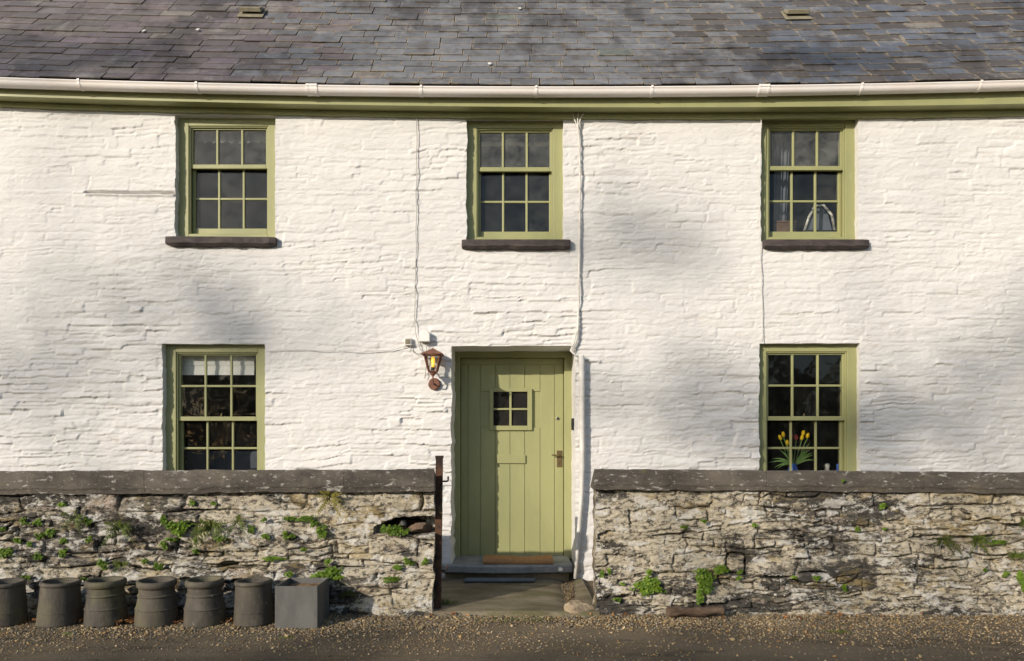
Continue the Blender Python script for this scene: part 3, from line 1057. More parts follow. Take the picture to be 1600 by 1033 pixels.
def gut_prof(x):
    zt = float(zg_top(x))
    r = 0.056
    out = []
    for k in range(13):
        a = math.pi * k / 12
        out.append((gut_y - r * math.cos(a), zt - 0.012 - (r + 0.004) * math.sin(a) ** 0.8))
    out = [(gut_y - r - 0.004, zt), (gut_y - r - 0.004, zt - 0.010)] + out + [(gut_y + r, zt)]
    inn = [(gut_y - (r - 0.005) * math.cos(math.pi * k / 12), zt - 0.012 - (r - 0.001) * math.sin(math.pi * k / 12) ** 0.8) for k in range(12, -1, -1)]
    return out + [(gut_y + r - 0.005, zt)] + inn + [(gut_y - r + 0.005, zt)]


gutter = strip('gutter', gut_prof, M['pvc'], cottage, smooth=False, n=60)
gutter.data.polygons.foreach_set('use_smooth', [len(p.vertices) == 4 for p in gutter.data.polygons])


def gut_clip(px, wd, grow, name):
    x = W(px, 0, gut_y - 0.05)[0]
    zt = float(zg_top(x))
    mb = MB()
    r = 0.056 + grow
    vs, fs = [], []
    pr = [(gut_y - r - 0.006, zt + 0.006), (gut_y - r - 0.006, zt - 0.012)]
    for k in range(11):
        a = math.pi * k / 10
        pr.append((gut_y - r * math.cos(a), zt - 0.012 - (r + 0.005) * math.sin(a) ** 0.8))
    pr.append((gut_y + r - 0.001, zt + 0.004))
    m = len(pr)
    inner = [(y + (0.004 if y < gut_y else -0.004), z + 0.004) for y, z in pr]
    for xx in (x - wd / 2, x + wd / 2):
        vs += [(xx, y, z) for y, z in pr] + [(xx, y, z) for y, z in inner]
    s2 = 2 * m
    for q in range(m - 1):
        fs.append((q, q + 1, s2 + q + 1, s2 + q))
        fs.append((m + q, s2 + m + q, s2 + m + q + 1, m + q + 1))
        fs.append((q, m + q, m + q + 1, q + 1))
        fs.append((s2 + q, s2 + q + 1, s2 + m + q + 1, s2 + m + q))
    mb.add(vs, fs).build(name, M['pvc'], gutter)


for px in (-60, 123, 307, 658, 838, 1019, 1347, 1533, 1700):
    gut_clip(px, 0.022, 0.0045, 'bracket')
for px in (487, 1194):
    for d, w_, gr_ in ((-7, 0.02, 0.006), (0, 0.085, 0.0035), (7, 0.02, 0.006)):
        gut_clip(px + d, w_, gr_, 'union_clip' if d else 'union_sleeve')

# ------------------------------------------------------------------ roof
PITCH = math.radians(50)
ey = -0.245
_, ez0 = W(800, 134.5, ey)
cg = np.polyfit(PX, [120, 128, 134.5, 132.5, 123.5], 2)


def bow(x):
    return float((134.5 - np.polyval(cg, 800 + F * x / (D + ey)))) * (D + ey) / F


def roofp(x, s, n):
    """point on the roof: x along, s up the slope, n off the surface"""
    return (x, ey + s * math.cos(PITCH) - n * math.sin(PITCH), ez0 + bow(x) * (1 - 0.10 * s) + s * math.sin(PITCH) + n * math.cos(PITCH))


def s_of_row(py):
    """slope distance that shows at photo row py in the middle of the roof"""
    t = (HY - py) / F
    zz = ez0 - EZ
    return (t * (D + ey) - zz) / (math.sin(PITCH) - t * math.cos(PITCH))


rd = MB()
n = 60
vs, fs = [], []
for i in range(n + 1):
    x = -8.4 + 16.8 * i / n
    vs += [roofp(x, 0.03, -0.012), roofp(x, 4.6, -0.012), roofp(x, 4.6, -0.06), roofp(x, 0.03, -0.04)]
for i in range(n):
    for q in range(4):
        fs.append((i * 4 + q, (i + 1) * 4 + q, (i + 1) * 4 + (q + 1) % 4, i * 4 + (q + 1) % 4))
fs += [(0, 1, 2, 3), (n * 4 + 3, n * 4 + 2, n * 4 + 1, n * 4)]
# rear slope closes the loft
yr = ey + 4.6 * math.cos(PITCH)
zr = ez0 + 4.6 * math.sin(PITCH)
rb = len(vs)
vs += [(-8.4, yr, zr + 0.02), (8.4, yr, zr + 0.02), (8.4, 2 * yr + 0.2, ez0 - 0.05), (-8.4, 2 * yr + 0.2, ez0 - 0.05)]
fs.append((rb, rb + 1, rb + 2, rb + 3))
rd.add(vs, fs)
roof = rd.build('roof', M['deck'], cottage)

slates = []
rows = [134.5 - 9.15 * k for k in range(17)]
sl_s = [s_of_row(p) for p in rows]
e_last = sl_s[-1] - sl_s[-2]
while sl_s[-1] < 4.5:
    sl_s.append(sl_s[-1] + e_last)
rs_ = random.Random(23)
for k in range(len(sl_s) - 1):
    s0, s1 = sl_s[k], sl_s[k + 1]
    e = s1 - s0
    w0 = 0.305 + 0.012 * k * 0.5
    x = -8.35 + (0.5 if k % 2 else 0) * w0 + rs_.uniform(-.05, .05)
    while x < 8.3:
        w = w0 * rs_.uniform(0.86, 1.12) * (0.6 if rs_.random() < 0.05 else 1)
        slates.append((k, x, w, s0, e))
        x += w


def slate_geo(k, x, w, s0, e):
    L = min(e * 1.9 + 0.05, 0.5)
    gap = rs_.uniform(0.002, 0.006)
    ds = rs_.uniform(-0.012, 0.009)
    sk = rs_.uniform(-0.006, 0.006)
    lift = 0.012 + rs_.uniform(0, 0.010)
    if rs_.random() < 0.05:
        ds -= 0.02
        lift += 0.006
    th = 0.008 + rs_.uniform(0, 0.004)
    cl = rs_.uniform(0.0, 0.012)
    cr = rs_.uniform(0.0, 0.012)
    xa, xb = x + gap, x + w - gap
    P = []
    for nn in (0, -th):
        P += [roofp(xa + cl * 0.5, s0 + ds, lift + nn), roofp(xb - cr * 0.5, s0 + ds + sk, lift + nn),
              roofp(xb, s0 + ds + sk + 0.02 + cr, lift + nn - 0.0008), roofp(xb + sk, s0 + L, -0.001 + nn),
              roofp(xa + sk, s0 + L, -0.001 + nn), roofp(xa, s0 + ds + 0.02 + cl, lift + nn - 0.0008)]
    fcs = [(0, 1, 2, 5), (5, 2, 3, 4), (0, 6, 7, 1), (1, 7, 8, 2), (2, 8, 9, 3), (4, 10, 11, 5), (5, 11, 6, 0)]
    v = (0.02 + cl) / e
    uv = [(0.02, 0), (0.98, 0), (1, v), (1, L / e), (0, L / e), (0, v)] * 2
    pxx = 800 + F * x / (D + ey + s0 * math.cos(PITCH))
    t = min(1, max(0, (pxx - 230) / 420)) + rs_.uniform(-.25, .25)          # purple slates give way to blue ones
    f0 = rs_.uniform(.8, 1.2)
    pur = (0.172 * f0, (0.146 + rs_.uniform(-.008, .008)) * f0, (0.141 + rs_.uniform(-.010, .012)) * f0)
    blu = (0.180, 0.184, 0.194) if pxx < 1150 else (0.128, 0.143, 0.170)
    f_ = rs_.uniform(.78, 1.2)
    blu = tuple(c * f_ for c in blu)
    if pxx > 1050 and rs_.random() < 0.40:
        f1 = rs_.uniform(.65, 1.05)
        blu = tuple(c * f1 for c in (0.128, 0.116, 0.107))
    c = pur if t < 0.5 else blu
    q = rs_.random()
    if q < 0.010:
        c = (0.17, 0.195, 0.17)
    elif q < 0.020:
        c = (0.25, 0.225, 0.195)
    al = 0.25 if pxx < 400 else 1.0
    return P, fcs, uv, (*c, al)


def slate_mesh(name, geos):
    V, Fq, UV, C = [], [], [], []
    for P, fcs, uv, c in geos:
        b = len(V)
        V += P
        UV += uv
        C += [c] * len(P)
        Fq += [tuple(b + i for i in f) for f in fcs]
    me = bpy.data.meshes.new(name)
    me.from_pydata(V, [], Fq)
    at = me.color_attributes.new('Col', 'FLOAT_COLOR', 'POINT')
    at.data.foreach_set('color', np.array(C, np.float32).ravel())
    ul = me.uv_layers.new(name='UVMap')
    li = np.zeros(len(me.loops), np.int32)
    me.loops.foreach_get('vertex_index', li)
    ul.data.foreach_set('uv', np.array(UV, np.float32)[li].ravel())
    me.materials.append(M['slate'])
    return me


geos = [slate_geo(*s) for s in slates]


def slate_vis(s):
    k, x, w, s0, e = s
    p = roofp(x + w / 2, s0, 0)
    px = 800 + F * p[0] / (D + p[1])
    py = HY - F * (p[2] - EZ) / (D + p[1])
    if px < -20 or px > 1620 or py < -2:
        return 0
    return w / (D + p[1])


sc = [slate_vis(s) * (1 + 0.0001 * (20 - s[0])) - 0.001 * s[0] * (slate_vis(s) > 0) for s in slates]
order = sorted(range(len(slates)), key=lambda i: (slate_vis(slates[i]) == 0, slates[i][0], -slates[i][2]))
pick = set(order[:300])
for i in sorted(pick):
    link('slate', slate_mesh('slate', [geos[i]]), roof)
link('upper_slates', slate_mesh('upper_slates', [geos[i] for i in range(len(slates)) if i not in pick]), roof, 'stuff')

# ridge vents and lead clips
for px0, px1, py0, py1 in ((375, 409, 16, 27), (1228, 1264, 19, 29)):
    s0 = s_of_row(py1 + 6)
    d0 = D + ey + s0 * math.cos(PITCH)
    xa, xb = (px0 - 800) * d0 / F, (px1 - 800) * d0 / F
    P = [roofp(xa - 0.02, s0 - 0.04, 0.022), roofp(xb + 0.025, s0 - 0.04, 0.022), roofp(xb + 0.025, s0 + 0.20, 0.022), roofp(xa - 0.02, s0 + 0.20, 0.022),
         roofp(xa - 0.02, s0 - 0.04, 0.03), roofp(xb + 0.025, s0 - 0.04, 0.03), roofp(xb + 0.025, s0 + 0.20, 0.03), roofp(xa - 0.02, s0 + 0.20, 0.03)]
    bf = [(0, 3, 2, 1), (4, 5, 6, 7), (0, 1, 5, 4), (1, 2, 6, 5), (2, 3, 7, 6), (3, 0, 4, 7)]
    P2 = [roofp(xa, s0 + 0.03, 0.055), roofp(xb, s0 + 0.03, 0.055), roofp(xb, s0 + 0.19, 0.03), roofp(xa, s0 + 0.19, 0.03),
          roofp(xa + 0.01, s0 + 0.04, 0.095), roofp(xb - 0.01, s0 + 0.04, 0.095), roofp(xb - 0.015, s0 + 0.17, 0.06), roofp(xa + 0.015, s0 + 0.17, 0.06)]
    MB().add(P, bf).add(P2, bf).build('roof_vent', M['vent'], roof, bevel=0.008)
for px, py in ((226, 61), (310, 57), (765, 105), (812, 18), (1442, 10)):
    s0 = s_of_row(py)
    d0 = D + ey + s0 * math.cos(PITCH)
    x = (px - 800) * d0 / F
    P = [roofp(x - 0.016, s0 - 0.02, 0.032), roofp(x + 0.016, s0 - 0.02, 0.032), roofp(x + 0.016, s0 + 0.03, 0.030), roofp(x - 0.016, s0 + 0.03, 0.030)]
    Q = [(a, b - 0.003, c - 0.003) for a, b, c in P]
    MB().add(Q + P, [(0, 3, 2, 1), (4, 5, 6, 7), (0, 1, 5, 4), (1, 2, 6, 5), (2, 3, 7, 6), (3, 0, 4, 7)]).build('slate_clip', M['cable'], roof)

# ------------------------------------------------------------------ garden walls
WY = -1.44            # mean face of the garden walls
WBACK = -1.23
HOLE = (W(632, 821, WY), 0.245, 0.075)


def garden_wall(name, label, x0, x1, seed, coprow, hole=None):
    th = thing(name, label, 'wall', ((x0 + x1) / 2, -1.35, 0))
    inv = (-(x0 + x1) / 2, 1.35, 0)
    xs = np.arange(x0, x1 + 1e-4, 0.0072)
    zs = np.arange(-0.03, 1.02, 0.0068)
    X, Z = np.meshgrid(xs, zs)
    rects = rubble(x0 - 0.4, x1 + 0.4, -0.3, 1.3, (0.04, 0.16), (0.10, 0.55), 0.5, seed)
    lab, h = relief(X, Z, rects, seed + 50, dict(warp=0.075, warpf=0.03, base=0.012, tilt=0.011, tiltb=0.003, gpow=2.0,
                                                 bulge=0.007, round=0.02, groove=0.085, gw=0.0095, rough=0.0125, wave=0.03))
    # looser, more open stones towards the foot, mortar washed flush higher up
    h += 0.020 * np.clip(0.35 - Z, 0, 1) / 0.35
    _t = fbm(X * 4, Z * 13, seed + 7, 4, 0.6) * 4
    h += 0.0035 * (np.floor(_t) + np.clip((_t - np.floor(_t)) * 5, 0, 1))
    # ragged horizontal cracks
    rr = random.Random(seed)
    for _ in range(9):
        cx, cz, cw = rr.uniform(x0, x1), rr.uniform(0.08, 0.85), rr.uniform(0.10, 0.38)
        ln = cz + 0.02 * fbm(X * 6, X * 0 + cx, 3, 3) + rr.uniform(-.06, .06) * (X - cx)
        wdt = 0.009 * np.clip(1 - np.abs(X - cx) / cw, 0, 1) ** 0.5 + 1e-4
        h -= 0.09 * np.exp(-((Z - ln) / wdt) ** 2) * (np.abs(X - cx) < cw)
    if hole:
        (hx, hz), hw, hh = hole
        u = (X - hx) / hw
        top = hz + hh * 0.9 + 0.012 * fbm(X * 14, X * 0, 5, 3) - 0.09 * np.clip(-u, 0, 1) ** 1.5
        bot = hz - hh * 0.9 + 0.014 * fbm(X * 9, X * 0, 8, 3) + 0.0 * u
        inside = (np.abs(u) < 1) & (Z < top) & (Z > bot)
        h = np.where(inside, -0.175 + 0.02 * fbm(X * 12, Z * 12, 2, 3), h)
    Y = WY - h
    keep = np.ones((len(zs) - 1, len(xs) - 1), bool)
    n = len(rects)
    r2 = np.random.RandomState(seed)
    pal = np.array([(0.40, 0.36, 0.28), (0.27, 0.25, 0.21), (0.48, 0.41, 0.30), (0.20, 0.188, 0.168), (0.44, 0.34, 0.21), (0.32, 0.30, 0.26), (0.48, 0.39, 0.32)])
    colf = pal[r2.randint(0, len(pal), n)] * r2.uniform(0.75, 1.2, (n, 1))
    # ragged end faces
    Xd = X.copy()
    for ii, sg in ((0, -1), (len(xs) - 1, 1)):
        Xd += (0.018 * fbm(zs * 9, zs * 0 + sg, seed, 3))[:, None] * falloff((xs - xs[ii]) / 0.10)[None, :]
    core = MB()
    core.box(x0 + 0.05, x1 - 0.05, -1.245, WBACK - 0.002, -0.02, 0.98)
    c = core.build('core', M['rubble'], th)
    c.location = inv
    cc = c.data.color_attributes.new('Col', 'FLOAT_COLOR', 'POINT')
    cc.data.foreach_set('color', [0.2, 0.18, 0.15, 1] * len(c.data.vertices))

    def sc_(lb, pos):
        pxx = 800 + F * pos[:, 0] / (D + pos[:, 1])
        return np.bincount(lb, weights=(np.abs(pxx - 800) < 805).astype(float), minlength=n)
    before = set(bpy.data.objects)
    patches(xs, zs, Xd, Z, Y, lab, keep, WBACK - 0.001, th, M['rubble'], 300, sc_, 'small_stones', colf=colf)
    for o in set(bpy.data.objects) - before:
        o.location = inv
    # coping slabs
    (pa, ta, ba), (pb, tb, bb) = coprow
    cuts = [x0 - 0.02]
    while cuts[-1] < x1:
        cuts.append(cuts[-1] + rr.uniform(1.2, 1.75))
    cuts[-1] = x1 + (0.01 if x1 < 0 else 0)
    if cuts[-1] - cuts[-2] < 0.5:
        cuts.pop(-2)
    for a, b in zip(cuts[:-1], cuts[1:]):
        vs, fs = [], []
        m = 110
        off = rr.uniform(-.002, .002)
        for i in range(m + 1):
            x = a + 0.0012 + (b - a - 0.0024) * i / m
            px = 800 + F * x / (D - 1.455)
            t = (px - pa) / (pb - pa)
            _, zt = W(0, ta + (tb - ta) * t, -1.505)
            _, zb = W(0, ba + (bb - ba) * t, -1.505)
            jt, jb, jf = 0.009 * float(fbm(x * 6, 1.0, 3, 5, 0.6)), 0.014 * float(fbm(x * 9, 2.0, 4, 4, 0.6)), 0.010 * float(fbm(x * 5, 5.0, 5))
            yf = -1.505 + off + jf
            vs += [(x, yf + 0.016, zt + jt), (x, yf + 0.003, zt + jt - 0.012), (x, yf, zt - 0.06 + jt), (x, yf + 0.002, zb + 0.045 + jb), (x, yf + 0.010, zb + 0.03 + jb), (x, yf + 0.016, zb + jb), (x, yf + 0.05, zb - 0.006),
                   (x, -1.215, zb), (x, -1.215, zb + 0.02)]
        q9 = 9
        for i in range(m):
            for q in range(q9):
                fs.append((i * q9 + q, i * q9 + (q + 1) % q9, (i + 1) * q9 + (q + 1) % q9, (i + 1) * q9 + q))
        fs += [tuple(range(q9)), tuple(m * q9 + q for q in range(q9))[::-1]]
        co = MB().add(vs, fs).build('coping_slab', M['coping'], th)
        co.location = inv
    return th


xl = W(678, 0, WY)[0]
xr = W(931, 0, WY)[0]
garden_wall('garden_wall', 'lichened rubble stone wall with dark coping, on the left of the door, chimney pots before it', -7.0, xl, 101,
            ((0, 736, 773), (680, 733, 768)), HOLE)
garden_wall('garden_wall', 'lichened rubble stone wall with dark coping, on the right of the door', xr, 7.0, 205,
            ((930, 733, 765), (1600, 738, 772)))

# ------------------------------------------------------------------ path to the door
pm = MB()
nxp, nyp = 40, 36
vs, fs = [], []
pxa, pxb = -0.70, 0.70
for j in range(nyp + 1):
    y = 0.02 - 1.50 * j / nyp
    for i in range(nxp + 1):
        x = pxa + (pxb - pxa) * i / nxp
        z = 0.028 + 0.012 * (y / -1.5) + 0.006 * float(fbm(x * 3, y * 3, 6)) + 0.002 * float(fbm(x * 20, y * 20, 9))
        gl = math.exp(-((x - (0.53 + 0.05 * (y + 0.6))) / 0.075) ** 2) if y > -1.35 else 0
        z -= 0.045 * gl
        yy = y + (0.02 * float(fbm(x * 5, 3.0, 7)) if j == nyp else 0)
        vs.append((x, yy, z))
k = nxp + 1
for j in range(nyp):
    for i in range(nxp):
        fs.append((j * k + i, (j + 1) * k + i, (j + 1) * k + i + 1, j * k + i + 1))
b0 = len(vs)
for i in range(nxp + 1):
    v = vs[nyp * k + i]
    vs.append((v[0], v[1] - 0.012, -0.03))
for i in range(nxp):
    fs.append((nyp * k + i, b0 + i, b0 + i + 1, nyp * k + i + 1))
pm.add(vs, fs).build('path', M['path'], smooth=True, kind='structure')

# ------------------------------------------------------------------ gravel, fallen leaves, moss
ico = np.array([(0, 0, 1), (.894, 0, .447), (.276, .851, .447), (-.724, .526, .447), (-.724, -.526, .447), (.276, -.851, .447),
                (.724, .526, -.447), (-.276, .851, -.447), (-.894, 0, -.447), (-.276, -.851, -.447), (.724, -.526, -.447), (0, 0, -1)])
icf = np.array([(0, 1, 2), (0, 2, 3), (0, 3, 4), (0, 4, 5), (0, 5, 1), (1, 6, 2), (2, 7, 3), (3, 8, 4), (4, 9, 5), (5, 10, 1),
                (2, 6, 7), (3, 7, 8), (4, 8, 9), (5, 9, 10), (1, 10, 6), (11, 7, 6), (11, 8, 7), (11, 9, 8), (11, 10, 9), (11, 6, 10)])


def pebbles(name, P, S, pal, rng, kind='stuff'):
    n = len(P)
    q = rng.randn(n, 4)
    q /= np.linalg.norm(q, axis=1, keepdims=True)
    w, x, y, z = q.T
    Rm = np.stack([1 - 2 * (y * y + z * z), 2 * (x * y - z * w), 2 * (x * z + y * w), 2 * (x * y + z * w), 1 - 2 * (x * x + z * z), 2 * (y * z - x * w),
                   2 * (x * z - y * w), 2 * (y * z + x * w), 1 - 2 * (x * x + y * y)], -1).reshape(n, 3, 3)
    sc3 = np.stack([rng.uniform(.7, 1.3, n), rng.uniform(.6, 1.0, n), rng.uniform(.35, .7, n)], -1) * S[:, None]
    jit = rng.uniform(.75, 1.2, (n, 12, 1))
    V = (ico[None] * jit * sc3[:, None, :])
    V = np.einsum('nij,nkj->nki', Rm, V)
    V[:, :, 2] *= 0.75
    V = (V + P[:, None, :]).reshape(-1, 3)
    Fc = (icf[None] + (np.arange(n) * 12)[:, None, None]).reshape(-1, 3)
    C = np.repeat(pal[rng.randint(0, len(pal), n)] * rng.uniform(.7, 1.25, (n, 1)), 12, 0)
    me = fastmesh(name, V, Fc, M['pebble'], False, None, C)
    return link(name, me, None, kind)


rg = np.random.RandomState(77)
N = 80000
gxp = rg.uniform(-6.4, 6.4, N)
gyp = -1.44 - np.abs(rg.randn(N)) * 0.34
dens = np.clip(0.72 + 0.9 * fbm(gxp * 1.3, gyp * 3, 61, 3) - (np.abs(gyp + 1.44)) * 0.42, 0.02, 1)
ok = rg.rand(N) < dens
ok &= gyp > -3.2
gxp, gyp = gxp[ok], gyp[ok]
inpath = (gxp > -0.62) & (gxp < 0.66) & (gyp > -1.50)
gxp, gyp = gxp[~inpath], gyp[~inpath]
sz = 0.0042 + 0.0085 * rg.rand(len(gxp)) ** 2.6 + (rg.rand(len(gxp)) < 0.012) * 0.012
bank = 0.016 * np.exp(-((gyp + 1.44) / 0.22) ** 2)
Pp = np.stack([gxp, gyp, 0.002 + bank * rg.rand(len(gxp)) + sz * 0.2], -1)
gpal = np.array([(0.46, 0.37, 0.23), (0.33, 0.27, 0.18), (0.24, 0.21, 0.17), (0.54, 0.45, 0.31), (0.15, 0.145, 0.14), (0.38, 0.26, 0.13), (0.27, 0.27, 0.26), (0.20, 0.155, 0.10)])
gpal = gpal * np.array([0.98, 0.90, 0.76])
tag(pebbles('gravel', Pp, sz * 0.9, gpal, rg), 'loose brown and grey gravel along the foot of the walls', 'gravel')
# sparse grit on the lane and debris in the gully beside the step
N = 36000
gx2, gy2 = rg.uniform(-6.0, 6.0, N), rg.uniform(-3.1, -1.9, N)
s2 = 0.0025 + 0.0085 * rg.rand(N) ** 4
kp = rg.rand(N) < np.clip(0.45 + 1.1 * fbm(gx2 * 1.1, gy2 * 3.5, 91, 4), 0.03, 1)
gx2, gy2, s2 = gx2[kp], gy2[kp], s2[kp]
tag(pebbles('lane_grit', np.stack([gx2, gy2, 0.001 + s2 * 0.2], -1), s2, gpal, rg), 'scattered grit on the worn lane', 'grit')
N = 1500
gy3 = rg.uniform(-1.32, -0.05, N)
gx3 = 0.53 + 0.05 * (gy3 + 0.6) + rg.randn(N) * 0.045
s3 = 0.004 + 0.007 * rg.rand(N)
tag(pebbles('gully_debris', np.stack([gx3, gy3, -0.006 + s3 * .6 + rg.rand(N) * .012], -1), s3, gpal * 0.55, rg), 'dark leaf litter and grit in the gully beside the step', 'debris')


def flat_leaves(name, P, S, pal, rng, parent=None, up=(0, 0, 1), spread=0.5):
    """curled little leaves, two quads each"""
    n = len(P)
    V = np.zeros((n, 6, 3))
    tmpl = np.array([(-.5, 0, 0), (-.05, .28, .12), (.5, .03, 0), (-.05, -.28, .12), (0, 0, 0), (0, 0, 0)])
    V[:, :4] = tmpl[:4]
    nrm = np.array(up) + rng.randn(n, 3) * spread
    nrm /= np.linalg.norm(nrm, axis=1, keepdims=True)
    t = np.cross(nrm, rng.randn(n, 3))
    t /= np.linalg.norm(t, axis=1, keepdims=True)
    b = np.cross(nrm, t)
    L = (V[:, :4, 0:1] * t[:, None] + V[:, :4, 1:2] * b[:, None] + V[:, :4, 2:3] * nrm[:, None]) * S[:, None, None] + P[:, None]
    Fc = np.array([(0, 3, 2), (0, 2, 1)])[None] + (np.arange(n) * 4)[:, None, None]
    C = np.repeat(pal[rng.randint(0, len(pal), n)] * rng.uniform(.7, 1.2, (n, 1)), 4, 0)
    me = fastmesh(name, L.reshape(-1, 3), Fc.reshape(-1, 3), M['deadleaf'], False, None, C)
    return me


lp = []
for px, py, n_, sp in ((55, 975, 14, .06), (130, 975, 10, .05), (190, 976, 60, .10), (205, 972, 40, .06), (280, 975, 24, .05), (360, 976, 18, .05), (690, 965, 14, .08), (1000, 966, 16, .3), (1300, 968, 16, .3), (430, 975, 10, .1)):
    d = F * EZ / (py - HY)
    for _ in range(n_):
        lp.append(((px - 800) * d / F + R.gauss(0, sp), d - D + R.gauss(0, 0.035), 0.020 + R.random() * 0.02))
lp = np.array(lp)
lpal = np.array([(0.33, 0.13, 0.04), (0.24, 0.10, 0.035), (0.40, 0.20, 0.07), (0.16, 0.07, 0.03)])
o = link('fallen_leaves', flat_leaves('fallen_leaves', lp, rg.uniform(.025, .05, len(lp)), lpal, rg, spread=0.5), None, 'stuff')
tag(o, 'dry brown fallen leaves among the chimney pots', 'leaves')


# ------------------------------------------------------------------ plants in the walls
def rosette(rng, w, h, n, lr):
    """round leaves on short stalks, massed over a wall patch w by h (x, z), growing towards -y"""
    V, Fc = [], []
    m = 7
    lobes = [(rng.uniform(-.36, .36) * w, rng.uniform(-.36, .36) * h, rng.uniform(.25, .6)) for _ in range(6)]
    for _ in range(n):
        lx, lz, lr_ = lobes[rng.randrange(len(lobes))]
        a, rr = rng.uniform(0, 6.283), rng.random() ** 0.5
        cx, cz = lx + rr * math.cos(a) * w / 2 * lr_, lz + rr * math.sin(a) * h / 2 * lr_
        if rng.random() < 0.10:
            cx, cz = cx * 1.35, cz * 1.35
        dome = math.sqrt(max(0, 1 - rr * rr)) * lr_
        c = Vector((cx, -(0.006 + rng.random() * 0.7 * dome * min(w, h) * 0.5 + rng.random() * 0.012), cz))
        nr = Vector((cx / w * 1.5 + rng.gauss(0, .4), -1 + rng.gauss(0, .25), 0.55 + cz / h + rng.gauss(0, .4))).normalized()
        t = nr.cross(Vector((rng.gauss(0, 1), rng.gauss(0, 1), rng.gauss(0, 1)))).normalized()
        b = nr.cross(t)
        r0 = lr * rng.uniform(.55, 1.25)
        s = len(V)
        V.append(tuple(c - nr * r0 * 0.25))
        for k in range(m):
            an = 2 * math.pi * k / m
            q = r0 * rng.uniform(.8, 1.1)
            V.append(tuple(c + t * math.cos(an) * q + b * math.sin(an) * q))
        Fc += [(s, s + 1 + k, s + 1 + (k + 1) % m) for k in range(m)]
    return V, Fc


def fernclump(rng, w, h, n):
    V, Fc = [], []
    for i in range(n):
        an = rng.uniform(-2.9, 2.9) * 0.85
        L = 0.5 * (w * abs(math.sin(an)) + h * abs(math.cos(an))) * rng.uniform(.75, 1.2) + 0.01
        dirx, dirz = math.sin(an), math.cos(an)
        steps = 9
        out = rng.uniform(.25, .7)
        prev = None
        for k in range(steps):
            t = (k + 1) / steps
            c = Vector((dirx * L * t, -0.006 - out * L * math.sin(t * 2.2), dirz * L * t - 0.35 * L * t * t))
            wl_ = L * 0.24 * (1 - t * 0.75)
            side = Vector((dirz, rng.gauss(0, .2), -dirx)).normalized()
            fw = Vector((dirx, -0.2, dirz)) * L / steps * 0.75
            for sg in (-1, 1):
                s = len(V)
                tip = c + side * wl_ * sg + fw * 0.6 + Vector((0, rng.gauss(0, .003), rng.gauss(0, .003)))
                V += [tuple(c - fw * 0.45), tuple(tip), tuple(c + fw * 0.45)]
                Fc.append((s, s + 1, s + 2))
    return V, Fc


pr = random.Random(41)
WEED_L = 'small green weed clump rooted in a joint of the left garden wall'
WEED_R = 'small green weed clump rooted in a joint of the right garden wall'


def weed(px, py, wpx, hpx, kind='round', label=None, mat=None, y=-1.465, name=None):
    x, z = W(px, py, y)
    s = (D + y) / F
    w, h = wpx * s, hpx * s
    if kind == 'round':
        V, Fc = rosette(pr, w, h, int(12 + w * h * 20000), 0.0092 if wpx < 30 else 0.0112)
        mat = mat or M['leaf']
        nm = name or 'wall_pennywort'
    elif kind == 'moss':
        V, Fc = rosette(pr, w, h, int(26 + w * h * 50000), 0.0055)
        mat = mat or M['leaf']
        nm = name or 'wall_moss'
    else:
        V, Fc = fernclump(pr, w * 1.0, h * 1.15, int(13 + wpx * 0.4))
        mat = mat or M['fern']
        nm = name or 'wall_fern'
    me = bpy.data.meshes.new(nm)
    me.from_pydata(V, [], Fc)
    me.materials.append(mat)
    o = link(nm, me)
    o.location = (x, y, z)
    left = px < 700
    if label:
        tag(o, label, 'plant')
    else:
        tag(o, WEED_L if left else WEED_R, 'plant', 'weeds in the left wall' if left else 'weeds in the right wall')
    return o


SMALL_L = [(97, 789, 12, 8), (139, 815, 16, 12), (39, 815, 15, 9), (60, 815, 16, 9), (6, 826, 14, 7), (82, 831, 17, 13), (64, 838, 13, 11), (30, 844, 21, 9), (100, 845, 12, 8),
          (63, 869, 20, 11), (99, 865, 14, 16), (139, 842, 11, 9), (160, 882, 16, 14), (256, 810, 14, 15), (258, 852, 14, 12), (393, 827, 12, 11),
          (342, 840, 18, 11), (247, 884, 14, 12), (226, 876, 11, 8), (307, 861, 9, 7), (335, 785, 9, 6), (303, 785, 13, 8), (492, 819, 13, 12), (505, 831, 16, 19),
          (452, 836, 21, 11), (529, 902, 18, 9), (513, 879, 11, 12), (453, 897, 13, 10), (632, 831, 18, 9), (639, 876, 14, 13), (622, 885, 20, 9), (665, 877, 10, 9),
          (306, 842, 7, 8), (268, 842, 22, 6), (48, 850, 10, 7), (86, 905, 10, 10), (42, 902, 12, 6), (475, 860, 9, 7), (416, 838, 14, 7), (414, 812, 9, 6), (132, 905, 9, 5)]
SMALL_R = [(964, 937, 12, 6), (1153, 903, 8, 8), (1155, 893, 8, 6), (1379, 791, 11, 8), (1338, 826, 11, 6), (1275, 903, 10, 7), (1316, 919, 11, 11), (1537, 890, 8, 5), (1570, 897, 9, 9),
          (1100, 815, 10, 5), (1068, 824, 10, 4), (1178, 821, 8, 5), (940, 896, 6, 12), (951, 893, 7, 8), (972, 912, 8, 5), (1240, 902, 9, 4), (1382, 826, 6, 3)]
ORD = ['first', 'second', 'third', 'fourth', 'fifth', 'sixth', 'seventh', 'eighth', 'ninth', 'tenth', 'eleventh', 'twelfth', 'thirteenth', 'fourteenth', 'fifteenth', 'sixteenth']
